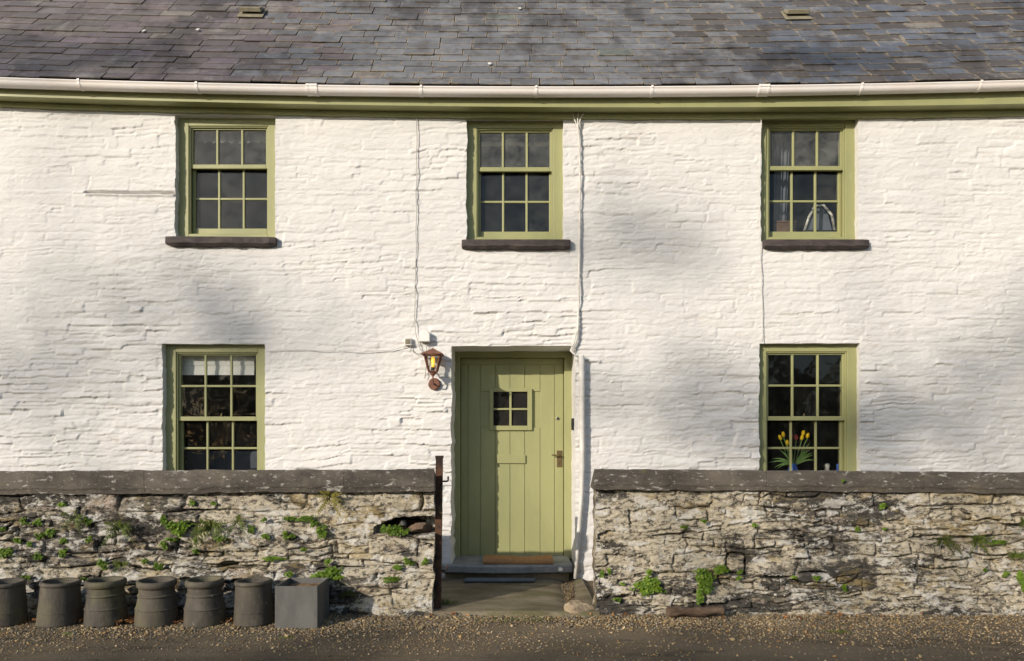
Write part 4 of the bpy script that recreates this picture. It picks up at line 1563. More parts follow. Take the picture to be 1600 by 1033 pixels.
for lst, side in ((SMALL_L, 'left'), (SMALL_R, 'right')):
    bands = [(0, 800, 'just below the coping'), (800, 822, 'in the upper joints'), (822, 856, 'at mid height'), (856, 2000, 'low')]
    for lo, hi, wd in bands:
        row = sorted(a for a in lst if lo <= a[1] < hi)
        for q, a in enumerate(row):
            o = weed(*a, label='%s small green weed from the left, %s on the %s garden wall' % (ORD[q], wd, side))
            o['group'] = 'weeds in the %s wall' % side
weed(9, 862, 20, 17, label='leafy green weed low on the left wall at the picture edge')
weed(119, 809, 26, 26, 'fern', 'dark fern tuft high on the left wall, nearest the left edge')
weed(190, 827, 36, 30, 'fern', 'broad drooping fern on the left wall above the banded pots')
weed(193, 883, 18, 20, 'fern', 'small fern just above the banded chimney pots')
weed(274, 825, 36, 24, label='spreading green weed beside a long crack in the left wall')
weed(334, 826, 48, 28, 'fern', 'widest fern on the left wall, below a pale stone')
weed(374, 815, 22, 22, 'fern', 'small fern right of the widest fern on the left wall')
weed(518, 779, 30, 26, 'fern', 'yellowish fern just under the left coping', M['fernyellow'])
weed(469, 808, 48, 12, 'moss', 'long strip of green moss on the left wall below the yellowish fern')
weed(511, 897, 46, 28, label='largest green weed on the left wall, behind the grey planter')
weed(610, 829, 36, 15, label='green weed growing in the mouth of the wall hole', y=-1.46)
weed(607, 905, 30, 10, 'moss', 'mossy green strip low on the left wall near the rusty post')
weed(542, 929, 26, 11, 'moss', 'dark moss in the shade right of the grey planter', M['moss'])
weed(427, 872, 34, 8, 'moss', 'mossy streak just above the last round chimney pot')
weed(1096, 900, 36, 38, label='biggest green trailing plant on the right wall', y=-1.475)
weed(1098, 926, 26, 30, label='trailing lower half of the biggest plant on the right wall', y=-1.475)
weed(1124, 889, 26, 14, label='green sprig right of the biggest plant on the right wall')
weed(1016, 914, 46, 24, label='spreading green plant left of the biggest one on the right wall')
weed(1014, 897, 9, 14, label='upright sprig atop the spreading plant on the right wall')
weed(1524, 846, 34, 20, 'fern', 'dark fern under a jutting slate on the right wall')
weed(1471, 845, 36, 14, 'fern', 'dark grassy tuft in a recess of the right wall', M['moss'])
weed(1582, 868, 22, 18, 'fern', 'drooping fern at the right end of the right wall')
weed(1596, 816, 12, 18, 'fern', 'fern tuft high on the right wall at the picture edge')
weed(1558, 847, 24, 7, 'moss', 'moss strip right of the dark fern on the right wall')
weed(1597, 907, 16, 30, label='bright green weed low on the right wall at the picture edge')
weed(1317, 751, 6, 4, label='tiny weed in the joint of the right coping', y=-1.515)


def tuft(px, py, n, hgt, label, yoff=0, spread=0.05):
    d = F * (EZ - 0.01) / (py - HY)
    V, Fc = [], []
    for _ in range(n):
        x, y = pr.gauss(0, spread), pr.gauss(0, spread * 0.3)
        h = hgt * pr.uniform(.4, 1.1)
        lx, ly = pr.gauss(0, .5) * h, pr.gauss(0, .4) * h
        s = len(V)
        V += [(x - .002, y, 0), (x + .002, y, 0), (x + lx * .4 + .0018, y + ly * .4, h * .6), (x + lx * .4 - .0018, y + ly * .4, h * .6), (x + lx, y + ly, h)]
        Fc += [(s, s + 1, s + 2, s + 3), (s + 3, s + 2, s + 4)]
    me = bpy.data.meshes.new('grass_tuft')
    me.from_pydata(V, [], Fc)
    me.materials.append(M['grass'])
    o = link('grass_tuft', me)
    o.location = ((px - 800) * d / F, d - D + yoff, 0.005)
    return tag(o, label, 'grass')


tuft(697, 950, 90, 0.10, 'grass tuft at the foot of the rusty gate post', 0, 0.035)
tuft(760, 968, 60, 0.022, 'thin line of grass along the left half of the path edge', 0, 0.13)
tuft(830, 968, 60, 0.018, 'thin line of grass along the right half of the path edge', 0, 0.13)
tuft(1310, 987, 60, 0.022, 'low grass patch on the lane edge by the right wall', 0, 0.05)
tuft(448, 996, 24, 0.015, 'low grass patch on the gravel before the grey planter', 0, 0.03)
tuft(105, 990, 26, 0.015, 'low grass patch on the gravel before the plain chimney pots', 0, 0.04)

# ------------------------------------------------------------------ chimney pots and planter
def pot(px, label, kind, seed, rb_=0.178, rt=0.152, hh=0.322, dy=0.0):
    r = random.Random(seed)
    d = 5.425 + dy
    x = (px - 800) * d / F
    k_ = math.cos(math.atan((px - 800) / F))
    rb_, rt = rb_ * k_ * 1.01, rt * k_ * 1.01
    root = thing('chimney_pot', label, 'chimney pot', (x, d - D, 0.004), 'salvaged chimney pots along the left wall')
    root.rotation_euler = (r.uniform(-.012, .012), r.uniform(-.03, .03), r.uniform(0, 6))
    prof = []

    def rad(z):
        t = z / hh
        if kind == 'plain':
            return rb_ + (rt - 0.006 - rb_) * t ** 0.85
        if t < 0.36:
            return rb_ - 0.006 * (t / 0.36)
        return rb_ - 0.006 - (rb_ - 0.006 - (rt - 0.014)) * min(1, (t - 0.36) / 0.34) ** 0.9
    zs_ = [hh * k / 26 for k in range(25)]
    for z in zs_:
        prof.append((rad(z), z))
    prof += [(rad(hh * 0.925) + 0.001, hh * 0.92)]
    prof.sort(key=lambda q: q[1])
    prof = [(rb_ - 0.03, 0.0)] + prof
    top = prof[-1][1]
    inner = [(rt - 0.028, hh - 0.01), (rt - 0.034, hh - 0.04), (rt - 0.03, hh * 0.6), (rb_ - 0.03, 0.02)]
    body = MB().lathe(prof + [(rt - 0.02, top + 0.002)] + inner, 56)
    bo = body.build('body', M['pot'], root, smooth=True)
    rim = [(rt - 0.03, hh - 0.052), (rt - 0.006, hh - 0.052), (rt + 0.001, hh - 0.044), (rt + 0.004, hh - 0.028), (rt + 0.002, hh - 0.010), (rt - 0.006, hh - 0.001), (rt - 0.016, hh), (rt - 0.028, hh - 0.008), (rt - 0.032, hh - 0.03)]
    if kind == 'plain':
        rim = [(rt - 0.03, hh - 0.034), (rt - 0.004, hh - 0.034), (rt + 0.003, hh - 0.027), (rt + 0.005, hh - 0.016), (rt + 0.001, hh - 0.005), (rt - 0.008, hh), (rt - 0.02, hh - 0.001), (rt - 0.029, hh - 0.010)]
    MB().lathe(rim, 56, close=True).build('rim', M['pot'], root, smooth=True)
    bands = [(0.30 * hh, 0.004)] if kind == 'plain' else [(0.37 * hh, 0.0065), (0.665 * hh, 0.011)]
    for z, b in bands:
        q = rad(z)
        MB().lathe([(q - 0.004, z - b), (q + b * 0.55, z - b * 0.6), (q + b * 0.75, z + b * 0.1), (q + b * 0.4, z + b * 0.8), (q - 0.004, z + b * 1.1)], 56).build('band', M['pot'], root, smooth=True)
    return root


pot(9, 'plain tapered chimney pot cut off by the left picture edge', 'plain', 1, 0.178, 0.162)
pot(93, 'plain tapered chimney pot, second from the left', 'plain', 2, 0.182, 0.160, 0.325)
pot(166, 'banded chimney pot with pale lichen spots, leftmost of the three banded ones', 'band', 3, 0.172, 0.160, 0.335)
pot(245, 'banded chimney pot in the middle of the three banded ones', 'band', 4, 0.172, 0.155, 0.334)
pot(320.5, 'banded chimney pot, rightmost of the three banded ones', 'band', 5, 0.165, 0.148, 0.340)
pot(397, 'plain tapered chimney pot standing beside the square grey planter', 'plain', 6, 0.158, 0.144, 0.330)

d0 = 5.26
bx0, bx1 = (429.5 - 800) * d0 / F, (496 - 800) * d0 / F
pl = thing('planter_box', 'square grey planter box with dry soil at the end of the chimney pots', 'planter', ((bx0 + bx1) / 2, d0 - D + 0.17, 0.003))
bw, bdp, bh, tw = (bx1 - bx0) / 2, 0.17, 0.315, 0.012
for nm, a in (('front_panel', (-bw, bw, -bdp, -bdp + tw)), ('rear_panel', (-bw, bw, bdp - tw, bdp)), ('side_panel', (-bw, -bw + tw, -bdp + tw, bdp - tw)), ('side_panel', (bw - tw, bw, -bdp + tw, bdp - tw))):
    MB().box(a[0], a[1], a[2], a[3], 0, bh).build(nm, M['lead'], pl, bevel=0.0025)
so = MB()
vs, fs = [], []
for j in range(13):
    for i in range(13):
        x, y = -bw + tw + (2 * bw - 2 * tw) * i / 12, -bdp + tw + (2 * bdp - 2 * tw) * j / 12
        vs.append((x, y, bh - 0.042 + 0.012 * float(fbm(x * 9, y * 9, 15))))
for j in range(12):
    for i in range(12):
        fs.append((j * 13 + i, j * 13 + i + 1, (j + 1) * 13 + i + 1, (j + 1) * 13 + i))
so.add(vs, fs).build('soil', M['soil'], pl, smooth=True)

# ------------------------------------------------------------------ stones, slate, log, mat
def boulder(name, loc, size, mat, seed, label, cat, rotz=0.0, sub=4, sharp=0.35):
    import bmesh
    bm = bmesh.new()
    bmesh.ops.create_icosphere(bm, subdivisions=sub, radius=1.0)
    rr = np.random.RandomState(seed)
    planes = rr.randn(14, 3)
    planes /= np.linalg.norm(planes, axis=1, keepdims=True)
    off = rr.uniform(.52, .92, 14)
    for v in bm.verts:
        p = np.array(v.co)
        for q, o_ in zip(planes, off):
            dd = p.dot(q) - o_
            if dd > 0:
                p = p - q * dd * 1.0
        p = p * (1 + 0.16 * float(fbm(p[0] * 3.5 + p[2] * 2, p[1] * 3.5 + p[2] * 1.3, seed, 5, 0.6)))
        v.co = p
    me = bpy.data.meshes.new(name)
    bm.to_mesh(me)
    bm.free()
    me.transform(Matrix.Diagonal((*size, 1)))
    me.polygons.foreach_set('use_smooth', [True] * len(me.polygons))
    me.materials.append(mat)
    o = link(name, me)
    o.location = loc
    o.rotation_euler = (0.05, -0.06, rotz)
    return tag(o, label, cat)


boulder('boulder', ((904 - 800) * 5.72 / F, -1.39, 0.05), (0.145, 0.10, 0.062), M['rock'], 4, 'pale flat boulder lying where the path meets the right wall', 'rock', 0.2, 5)
x, z = W(657, 823, -1.36)
boulder('wall_stone', (x - 0.005, -1.375, z - 0.008), (0.125, 0.07, 0.060), M['brownrock'], 9, 'rough brown stone lodged in the hole of the left wall', 'stone', 0.1, 5)
x, z = W(636, 820, -1.28)
boulder('hole_shade_lump', (x, -1.268, z + 0.012), (0.215, 0.05, 0.072), M['hole_shade'], 15, 'dark lump added as painted shade at the back of the hole in the left wall', 'hole_shade', 0.0, 4)  # added lump, coloured dark to stand for the shade deep in the hole
x, z = W(615, 815, -1.32)
boulder('wall_stone', (x + 0.085, -1.36, z - 0.01), (0.035, 0.03, 0.03), M['lead'], 12, 'small grey stone beside the brown one in the wall hole', 'stone')
lg = MB()
pts, rads = [], []
for i in range(33):
    t = i / 32
    px = 1042 + (1130 - 1042) * t
    x = (px - 800) * 5.55 / F
    pts.append((x, -1.56 + 0.015 * math.sin(t * 5), 0.052 + 0.02 * t + 0.006 * math.sin(t * 9)))
    rads.append(0.034 * (0.75 if i in (0, 32) else 1) * (1 + 0.12 * math.sin(t * 13)) + (0.004 if t < .3 else 0))
lg.tube(pts, rads, 28)
for q in range(len(pts)):
    for k in range(28):
        v = Vector(lg.v[q * 28 + k])
        c_ = Vector(pts[q])
        lg.v[q * 28 + k] = tuple(c_ + (v - c_) * (1 + 0.20 * float(fbm(q * 0.35, k * 0.55, 77, 3)) + 0.06 * ((k * 7 + q) % 3 - 1)))
tag(lg.build('log', M['brownrock'], smooth=True), 'short brown weathered log lying against the foot of the right wall', 'log')
sx0, _ = W(725, 905, -0.2)
sx1, _ = W(837, 905, -0.2)
sp = MB()
sp.add([(sx0, -0.30, .040), (sx1 - .01, -0.28, .040), (sx1, -0.16, .040), (sx0 + .02, -0.15, .040), (sx0, -0.30, .058), (sx1 - .01, -0.28, .058), (sx1, -0.16, .058), (sx0 + .02, -0.15, .058)],
       [(0, 3, 2, 1), (4, 5, 6, 7), (0, 1, 5, 4), (1, 2, 6, 5), (2, 3, 7, 6), (3, 0, 4, 7)])
tag(sp.build('slate_plank', M['bluesl'], bevel=0.004), 'loose blue slate plank lying on the path below the step', 'slate')
mx0, _ = W(755, 0, 0.0)
mx1, _ = W(864, 0, 0.0)
n = 24
vs, fs = [], []
for i in range(n + 1):
    t = i / n
    x = mx0 + (mx1 - mx0) * t
    s = 0.178 - 0.010 * math.sin(math.pi * t) - 0.004
    hgt = 0.042 + 0.006 * math.sin(t * 7) + R.uniform(-.002, .002)
    yf = -0.035 + 0.02 * math.sin(t * 4)
    vs += [(x, yf, s), (x, yf - .006, s + hgt * .5), (x, yf + .01, s + hgt), (x, 0.30, s + hgt * .8), (x, 0.30, s)]
for i in range(n):
    for q in range(5):
        fs.append((i * 5 + q, i * 5 + (q + 1) % 5, (i + 1) * 5 + (q + 1) % 5, (i + 1) * 5 + q))
fs += [(0, 1, 2, 3, 4), tuple(n * 5 + q for q in range(5))[::-1]]
tag(MB().add(vs, [f[::-1] for f in fs]).build('door_mat', M['coir'], smooth=False), 'brown coir door mat on the slate doorstep', 'mat')

# ------------------------------------------------------------------ gate post
gp = thing('gate_post', 'rusty iron gate post at the end of the left wall', 'post', (W(684, 0, -1.33)[0], -1.345, 0.0))
gp.rotation_euler = (0, 0.012, 0)
ps = MB()
vs, fs = [], []
hw = 0.0275
m = 30
for i in range(m + 1):
    z = -0.03 + 1.30 * i / m
    j = [R.uniform(-.0012, .0012) for _ in range(4)]
    vs += [(-hw + j[0], -hw, z), (hw + j[1], -hw + j[2], z), (hw + j[1], hw, z), (-hw + j[0], hw, z)]
for i in range(m):
    for q in range(4):
        fs.append((i * 4 + q, i * 4 + (q + 1) % 4, (i + 1) * 4 + (q + 1) % 4, (i + 1) * 4 + q))
fs += [(3, 2, 1, 0), tuple(m * 4 + q for q in range(4))]
ps.add(vs, fs).build('shaft', M['rust'], gp)
MB().box(-hw - .004, hw + .004, -hw - .004, hw + .004, 1.262, 1.285).build('cap', M['rust'], gp, bevel=0.003)
for z in (1.075, 0.345):
    MB().tube([(hw - .004, 0, z), (hw + .034, 0, z), (hw + .043, 0, z + .004), (hw + .046, 0, z + .012), (hw + .046, 0, z + .042)], 0.0068, 8).build('hinge_pin', M['rust'], gp, smooth=True)

# ------------------------------------------------------------------ lantern
lx, lz = W(678.5, 600, -0.02)
LY = -0.14
lan = thing('wall_lantern', 'lit rusty brown wall lantern left of the green door', 'lantern', (lx, -0.01, lz))
MB().add([(0.058 * math.cos(k * math.pi / 12), -0.028, 0.058 * math.sin(k * math.pi / 12)) for k in range(24)] +
         [(0.062 * math.cos(k * math.pi / 12), 0.0, 0.062 * math.sin(k * math.pi / 12)) for k in range(24)],
         [tuple(range(24))] + [(k, 24 + k, 24 + (k + 1) % 24, (k + 1) % 24) for k in range(24)]).build('back_plate', M['copper'], lan, bevel=0.006)
MB().tube([(0, -0.03, 0), (0, -0.08, -0.008), (0, -0.115, 0.004), (0, LY + .01, 0.03), (0, LY + .01, 0.075)], 0.0075, 8).build('arm', M['copper'], lan, smooth=True)
cy = LY + 0.01


def ring4(r, z):
    return [(-r, cy - r, z), (r, cy - r, z), (r, cy + r, z), (-r, cy + r, z)]


def frustum(mb, levels):
    vs, fs = [], []
    for r, z in levels:
        vs += ring4(r, z)
    for i in range(len(levels) - 1):
        for q in range(4):
            fs.append((i * 4 + q, i * 4 + (q + 1) % 4, (i + 1) * 4 + (q + 1) % 4, (i + 1) * 4 + q))
    fs += [(3, 2, 1, 0), tuple((len(levels) - 1) * 4 + q for q in range(4))]
    return mb.add(vs, fs)


z0_, z1_, z2_ = 0.115, 0.275, 0.345
rb0, rb1 = 0.040, 0.078
mb = MB().lathe([(0.0, 0.068), (0.016, 0.068), (0.018, 0.08), (0.030, 0.086), (0.032, 0.098), (0.024, 0.104), (0.0, 0.106)], 20, (0, cy, 0))
frustum(mb, [(0.030, 0.098), (rb0 + 0.006, 0.110), (rb0 + 0.006, 0.120), (0.02, 0.121)])
mb.build('base_cup', M['copper'], lan)
frustum(MB(), [(rb1 + .002, z1_ - .004), (0.108, z1_), (0.108, z1_ + 0.006), (0.055, z1_ + .036), (0.006, z1_ + 0.068), (0.003, z1_ + 0.074)]).build('lamp_roof', M['copper'], lan, bevel=0.002)
for sx in (-1, 1):
    for sy in (-1, 1):
        a = Vector((sx * rb0, cy + sy * rb0, z0_))
        b = Vector((sx * rb1, cy + sy * rb1, z1_))
        MB().tube([a, b], 0.0085, 4).build('corner_post', M['copper'], lan)
for q in range(4):
    A = ring4(rb0 - .001, z0_ + .004)
    B = ring4(rb1 - .001, z1_ - .004)
    MB().add([A[q], A[(q + 1) % 4], B[(q + 1) % 4], B[q]], [(0, 1, 2, 3)]).build('pane', M['glass'], lan)
MB().lathe([(0, 0.118), (0.018, 0.118), (0.018, 0.152), (0.014, 0.155), (0, 0.155)], 16, (0, cy, 0)).build('lamp_holder', M['blackmetal'], lan, smooth=False)
bu = MB().lathe([(0, 0.155), (0.013, 0.157), (0.015, 0.19), (0.02, 0.215), (0.017, 0.245), (0.008, 0.258), (0, 0.26)], 16, (0, cy, 0)).build('bulb', M['bulb'], lan, smooth=True)
MB().tube([(0, cy - 0.0215, 0.17), (0.004, cy - 0.0215, 0.2), (-0.004, cy - 0.0225, 0.215), (0.002, cy - 0.0225, 0.235)], 0.0022, 5).build('filament', M['fil'], lan)

# ------------------------------------------------------------------ boxes and cables on the wall
def wpt(px, py, y=-0.03):
    x, z = W(px, py, y)
    return (x, y, z)


def cable(name, pts, r, mat, label, jit=0.006, y=-0.024):
    out = []
    rr = random.Random(len(pts) + int(pts[0][0]))
    for (a, b) in zip(pts[:-1], pts[1:]):
        m = max(2, int(math.hypot(a[0] - b[0], a[1] - b[1]) / 9))
        for k in range(m):
            t = k / m
            out.append((a[0] + (b[0] - a[0]) * t, a[1] + (b[1] - a[1]) * t))
    out.append(pts[-1])
    P = []
    for i, (px, py) in enumerate(out):
        yy = y + 0.006 * float(vnoise(i * 0.23, pts[0][0] * .1, 3))
        q = wpt(px, py, yy)
        P.append((q[0] + jit * float(vnoise(i * 0.35, pts[0][0] * .1, 1)), q[1], q[2] + (jit * float(vnoise(i * 0.35, pts[0][0] * .1, 2)) if abs(pts[0][1] - pts[-1][1]) < 60 else 0)))
    o = MB().tube(P, r, 6).build(name, mat, smooth=True)
    return tag(o, label, 'cable')


cable('wall_cable', [(651, 172), (651, 260), (650, 340), (649.5, 420), (648, 500), (650, 520), (657, 545), (662, 552)], 0.0042, M['greycable'], 'thin cable running down from the eaves to the lantern')
cable('wall_cable', [(1190, 176), (1188.5, 230), (1187.5, 300), (1188, 390), (1190, 480), (1191, 534)], 0.0042, M['cable'], 'thin cable running down beside the two right-hand windows', y=-0.03)
cable('wall_cable', [(415, 548), (480, 547.5), (560, 549.5), (610, 547), (634, 541)], 0.0032, M['cable'], 'thin cable running across to the small junction box')
cable('wall_cable', [(640, 539), (643, 547), (650, 553), (660, 551), (664, 548)], 0.0040, M['greycable'], 'short looped cable between junction box and lantern')
cable('wall_cable', [(667, 535), (666, 544), (668, 556), (666, 575), (664, 592)], 0.0040, M['greycable'], 'short cable dropping from the white rounded box behind the lantern', y=-0.03)
for i, (o1, o2, lab_) in enumerate(((-3, 0, 'leftmost white cable of the bundle right of the door'), (0, 3, 'middle white cable of the bundle right of the door'), (3, -1, 'rightmost white cable of the bundle right of the door'))):
    cable('bundle_cable', [(904 + o1 * 3.2, 174), (902.5 + o1 * 1.6, 186), (903, 200 + i), (905.5, 225), (906 + o2 * .2, 300), (905 + o1 * .3, 400), (904.5 + o2 * .2, 470), (903 + o1 * .5, 515), (900 + o1, 535), (893 + o1 * .6, 548 + i), (897 + o1 * .3, 553), (905 + i, 558)], 0.0068, M['cable'], lab_, 0.004, -0.032 - 0.006 * (i == 1))
ties = MB()
for i, a in enumerate(((-4, 172), (-1, 170), (2, 170), (5, 172), (8, 174))):
    pass
cx, cz = W(637.5, 534, -0.03)
jb = thing('junction_box', 'small square junction box on the wall left of the lantern', 'junction box', (cx, -0.005, cz))
MB().box(-0.036, 0.036, -0.045, 0.0, -0.038, 0.038).build('case', M['cable'], jb, bevel=0.006)
MB().box(-0.024, 0.024, -0.052, -0.0455, -0.024, 0.024).build('cover', M['vent'], jb, bevel=0.003)
cx, cz = W(664, 526, -0.04)
wb = thing('bell_box', 'rounded white box on the wall above the lantern', 'sensor box', (cx, -0.005, cz))
prof = [(-0.052, -0.055), (0.052, -0.055), (0.052, 0.015), (0.044, 0.04), (0.025, 0.056), (0.0, 0.061), (-0.025, 0.056), (-0.044, 0.04), (-0.052, 0.015)]
MB().add([(a, -0.075, b) for a, b in prof] + [(a, 0, b) for a, b in prof], [tuple(range(9)), tuple(range(9, 18))[::-1]] + [(k, 9 + k, 9 + (k + 1) % 9, (k + 1) % 9) for k in range(9)]).build('case', M['blind'], wb, bevel=0.008)
MB().box(-0.03, 0.03, -0.06, -0.015, -0.062, -0.056).build('cable_gland', M['vent'], wb)
# conduit right of the door
cd = thing('cable_conduit', 'white plastic conduit running down the wall right of the door', 'conduit', (W(909, 0, 0)[0], -0.03, 0.02))
off = Vector(cd.location)
pts = [Vector(wpt(908.5, 556, -0.055)), Vector(wpt(909.5, 600, -0.055)), Vector(wpt(910, 720, -0.055)), Vector(wpt(909, 770, -0.055)), Vector(wpt(903, 850, -0.06)), Vector(wpt(898.5, 904, -0.065))]
MB().tube([p - off for p in pts], [0.030, 0.030, 0.028, 0.022, 0.021, 0.021], 16).build('pipe', M['cable'], cd, smooth=True)
for t in (0.2, 0.55):
    p = pts[1].lerp(pts[2], t) - off
    MB().tube([p + Vector((0, 0, -0.008)), p + Vector((0, 0, 0.008))], 0.0335, 16).build('saddle_clip', M['cable'], cd)
bx, bz = W(896, 663, 0.18)
db = thing('door_bell', 'small dark grey bell box on the right door reveal', 'doorbell', (OPEN[5][1] - 0.004, 0.16, bz))
MB().box(-0.022, 0.004, -0.045, 0.03, -0.06, 0.06).build('case', M['blackmetal'], db, bevel=0.003)
MB().tube([(-0.021, -0.01, 0), (-0.027, -0.01, 0)], 0.010, 12).build('push_button', M['steel'], db)

# ------------------------------------------------------------------ things behind the windows
def win_rect(k, px0, px1, py0, py1, y):
    x0, z1 = W(px0, py0, y)
    x1, z0 = W(px1, py1, y)
    return x0, x1, z0, z1


x0, x1, z0, z1 = win_rect(3, 281, 397, 555, 586, 0.205)
bl = MB()
for i in range(5):
    zz = z0 + (z1 + 0.05 - z0) * i / 5
    bl.box(x0, x1, 0.205 + 0.006 * (i % 2), 0.213 + 0.006 * (i % 2), zz, zz + (z1 + 0.05 - z0) / 5 - 0.0005)
tag(bl.build('window_blind', M['blind']), 'white roman blind drawn up behind the lower left window', 'blind')
x0, x1, z0, z1 = win_rect(3, 255, 420, 705, 800, 0.62)
st = thing('settle', 'slate grey sofa back seen through the lower left window', 'sofa', ((x0 + x1) / 2, 0.75, 0.12))
MB().box(-0.75, 0.75, -0.09, 0.09, 0, z1 - 0.12).build('backrest', M['cloth'], st, bevel=0.04, seg=4)
MB().box(-0.75, 0.75, 0.10, 0.75, 0, 0.40).build('seat', M['cloth'], st, bevel=0.04, seg=4)
x0, x1, z0, z1 = win_rect(1, 760, 862, 222, 228.5, 0.34)
cp = thing('curtain_track', 'white curtain track behind the upper middle window', 'curtain track', ((x0 + x1) / 2, 0.34, (z0 + z1) / 2))
for i in range(3):
    a = -0.40 + i * 0.28
    MB().box(a, a + 0.235, -0.01, 0.01, -0.022, 0.022).build('track_segment', M['blind'], cp, bevel=0.004)
MB().box(-0.42, 0.42, 0.012, 0.03, -0.03, 0.03).build('back_board', M['cloth'], cp)
x0, x1, z0, z1 = win_rect(0, 297, 415, 196, 222, 0.24)
vs, fs = [], []
for i in range(61):
    t = i / 60
    yy = 0.24 + 0.010 * math.sin(t * 70)
    zb = z0 + 0.012 * math.sin(t * 55)
    vs += [(x0 + (x1 - x0) * t, yy, zb), (x0 + (x1 - x0) * t, 0.24 + 0.004 * math.sin(t * 70), z1 + 0.05)]
for i in range(60):
    fs.append((2 * i, 2 * i + 2, 2 * i + 3, 2 * i + 1))
tag(MB().add(vs, fs).build('net_valance', M['net'], smooth=True), 'short grey net valance behind the upper left window', 'valance')
# tulips in a vase behind the lower right window
vx, vz = W(1240, 735, 0.27)
tv = thing('tulip_vase', 'vase of yellow and red tulips behind the lower right window', 'vase', (vx, 0.29, 1.02))
MB().lathe([(0, 0), (0.045, 0), (0.055, 0.03), (0.05, 0.09), (0.035, 0.13), (0.045, 0.15), (0.038, 0.148), (0.028, 0.13), (0.042, 0.09), (0.0, 0.02)], 24).build('vase_body', M['blue'], tv, smooth=True)
for px, py, mt in ((1219, 684, 'yellow'), (1224, 679, 'yellow'), (1255, 677, 'yellow'), (1230, 692, 'yellow'), (1236, 680, 'red'), (1244, 684, 'red'), (1262, 681, 'yellow'), (1253, 684, 'yellow')):
    fx, fz = W(px, py, 0.27)
    hx, hz = fx - vx, fz - 1.02
    MB().tube([(0, 0, 0.1), (hx * .3, -0.01, 0.17), (hx * .8, -0.02, hz - 0.08), (hx, -0.02, hz - 0.02)], 0.0045, 6).build('stem', M['stem'], tv, smooth=True)
    o = MB().lathe([(0, -0.028), (0.012, -0.024), (0.019, -0.006), (0.0165, 0.014), (0.009, 0.031), (0.0, 0.026)], 9, (0, 0, 0)).build('bloom', M[mt], tv, smooth=True)
    o.location = (hx, -0.02, hz)
    o.rotation_euler = (R.uniform(-.3, .3), hx * 2.0, 0)
for k in range(15):
    an = R.uniform(-1.25, 1.25)
    L = R.uniform(0.20, 0.36)
    dirx, dirz = math.sin(an), math.cos(an)
    vs, fs = [], []
    for i in range(8):
        t = i / 7
        c = Vector((dirx * L * t, -0.02 - 0.05 * math.sin(t * 2) + R.uniform(-.004, .004), 0.12 + dirz * L * t - 0.16 * t * t * abs(an)))
        wdt = 0.010 * math.sin(math.pi * (0.12 + 0.88 * t)) + 0.001
        vs += [tuple(c - Vector((dirz, 0.3, -dirx)) * wdt), tuple(c + Vector((dirz, 0.3, -dirx)) * wdt)]
    for i in range(7):
        fs.append((2 * i, 2 * i + 1, 2 * i + 3, 2 * i + 2))
    MB().add(vs, fs).build('leaf', M['stem'], tv, smooth=True)
tb = thing('window_table', 'dark table standing behind the lower right window', 'table', (3.2, 0.45, 0.12))
MB().box(-0.7, 0.7, -0.16, 0.30, 0.86, 0.896).build('table_top', M['wood'], tb, bevel=0.004)
for sx in (-0.65, 0.65):
    for sy in (-0.12, 0.26):
        MB().box(sx - .025, sx + .025, sy - .025, sy + .025, 0, 0.859).build('leg', M['wood'], tb)


def ornament(px, prof, mat, label, y=0.34, z=1.018, name='ornament'):
    x = W(px, 0, y)[0]
    o = MB().lathe(prof, 16).build(name, M[mat], smooth=True)
    o.location = (x, y, z)
    return tag(o, label, 'ornament')


ornament(1292, [(0, 0), (0.03, 0), (0.034, 0.05), (0.03, 0.075), (0.022, 0.10), (0.032, 0.125), (0.022, 0.148), (0, 0.15)], 'china', 'white figurine in the lower right corner of the lower right window')
ornament(1309, [(0, 0), (0.018, 0), (0.02, 0.06), (0.012, 0.10), (0.017, 0.125), (0.012, 0.145), (0, 0.147)], 'blue', 'little blue glazed ornament beside the white figurine', 0.36)
ornament(1316, [(0, 0), (0.022, 0), (0.03, 0.05), (0.02, 0.12), (0.024, 0.17), (0.012, 0.21), (0, 0.215)], 'china', 'tall pale ornament half hidden by the right window frame', 0.40)
ornament(1207, [(0, 0), (0.03, 0), (0.03, 0.06), (0.025, 0.064), (0, 0.064)], 'blue', 'low blue pot in the lower left corner of the lower right window', 0.30)
# upstairs right: dressing mirror, box and curtain
mx, mz = W(1282, 350, 0.27)
dm = thing('dressing_mirror', 'grey framed dressing mirror behind the upper right window', 'mirror', (mx, 0.27, W(0, 366, 0.27)[1]))
MB().tube([(-0.17, 0, 0.03), (-0.12, 0, 0.18), (-0.05, 0.02, 0.30), (0.04, 0.02, 0.31), (0.12, 0, 0.20), (0.15, 0, 0.03)], 0.014, 8).build('frame', M['china'], dm, smooth=True)
MB().box(-0.19, 0.19, -0.06, 0.06, -0.03, 0.03).build('stand', M['blackmetal'], dm, bevel=0.01)
MB().add([(-0.14, 0.015, 0.04), (0.13, 0.015, 0.04), (0.09, 0.03, 0.22), (0.03, 0.035, 0.29), (-0.05, 0.035, 0.28), (-0.10, 0.025, 0.19)], [(0, 1, 2, 3, 4, 5)]).build('mirror_glass', M['cloth'], dm)
x, z = W(1226, 366, 0.27)
bxx = thing('wooden_box', 'brown wooden box on the sill inside the upper right window', 'box', (x, 0.27, z))
MB().box(-0.10, 0.10, -0.05, 0.05, 0, 0.105).build('case', M['wood'], bxx, bevel=0.004)
MB().box(-0.105, 0.105, -0.055, 0.055, 0.107, 0.125).build('lid', M['wood'], bxx, bevel=0.004)
x, z = W(1214, 340, 0.32)
ct = MB()
vs, fs = [], []
for i in range(21):
    t = i / 20
    xx = x - 0.03 + 0.17 * t
    for zz in (3.3, 4.72):
        vs.append((xx - (0.06 * t if zz < 4 else 0), 0.32 + 0.02 * math.sin(t * 22), zz))
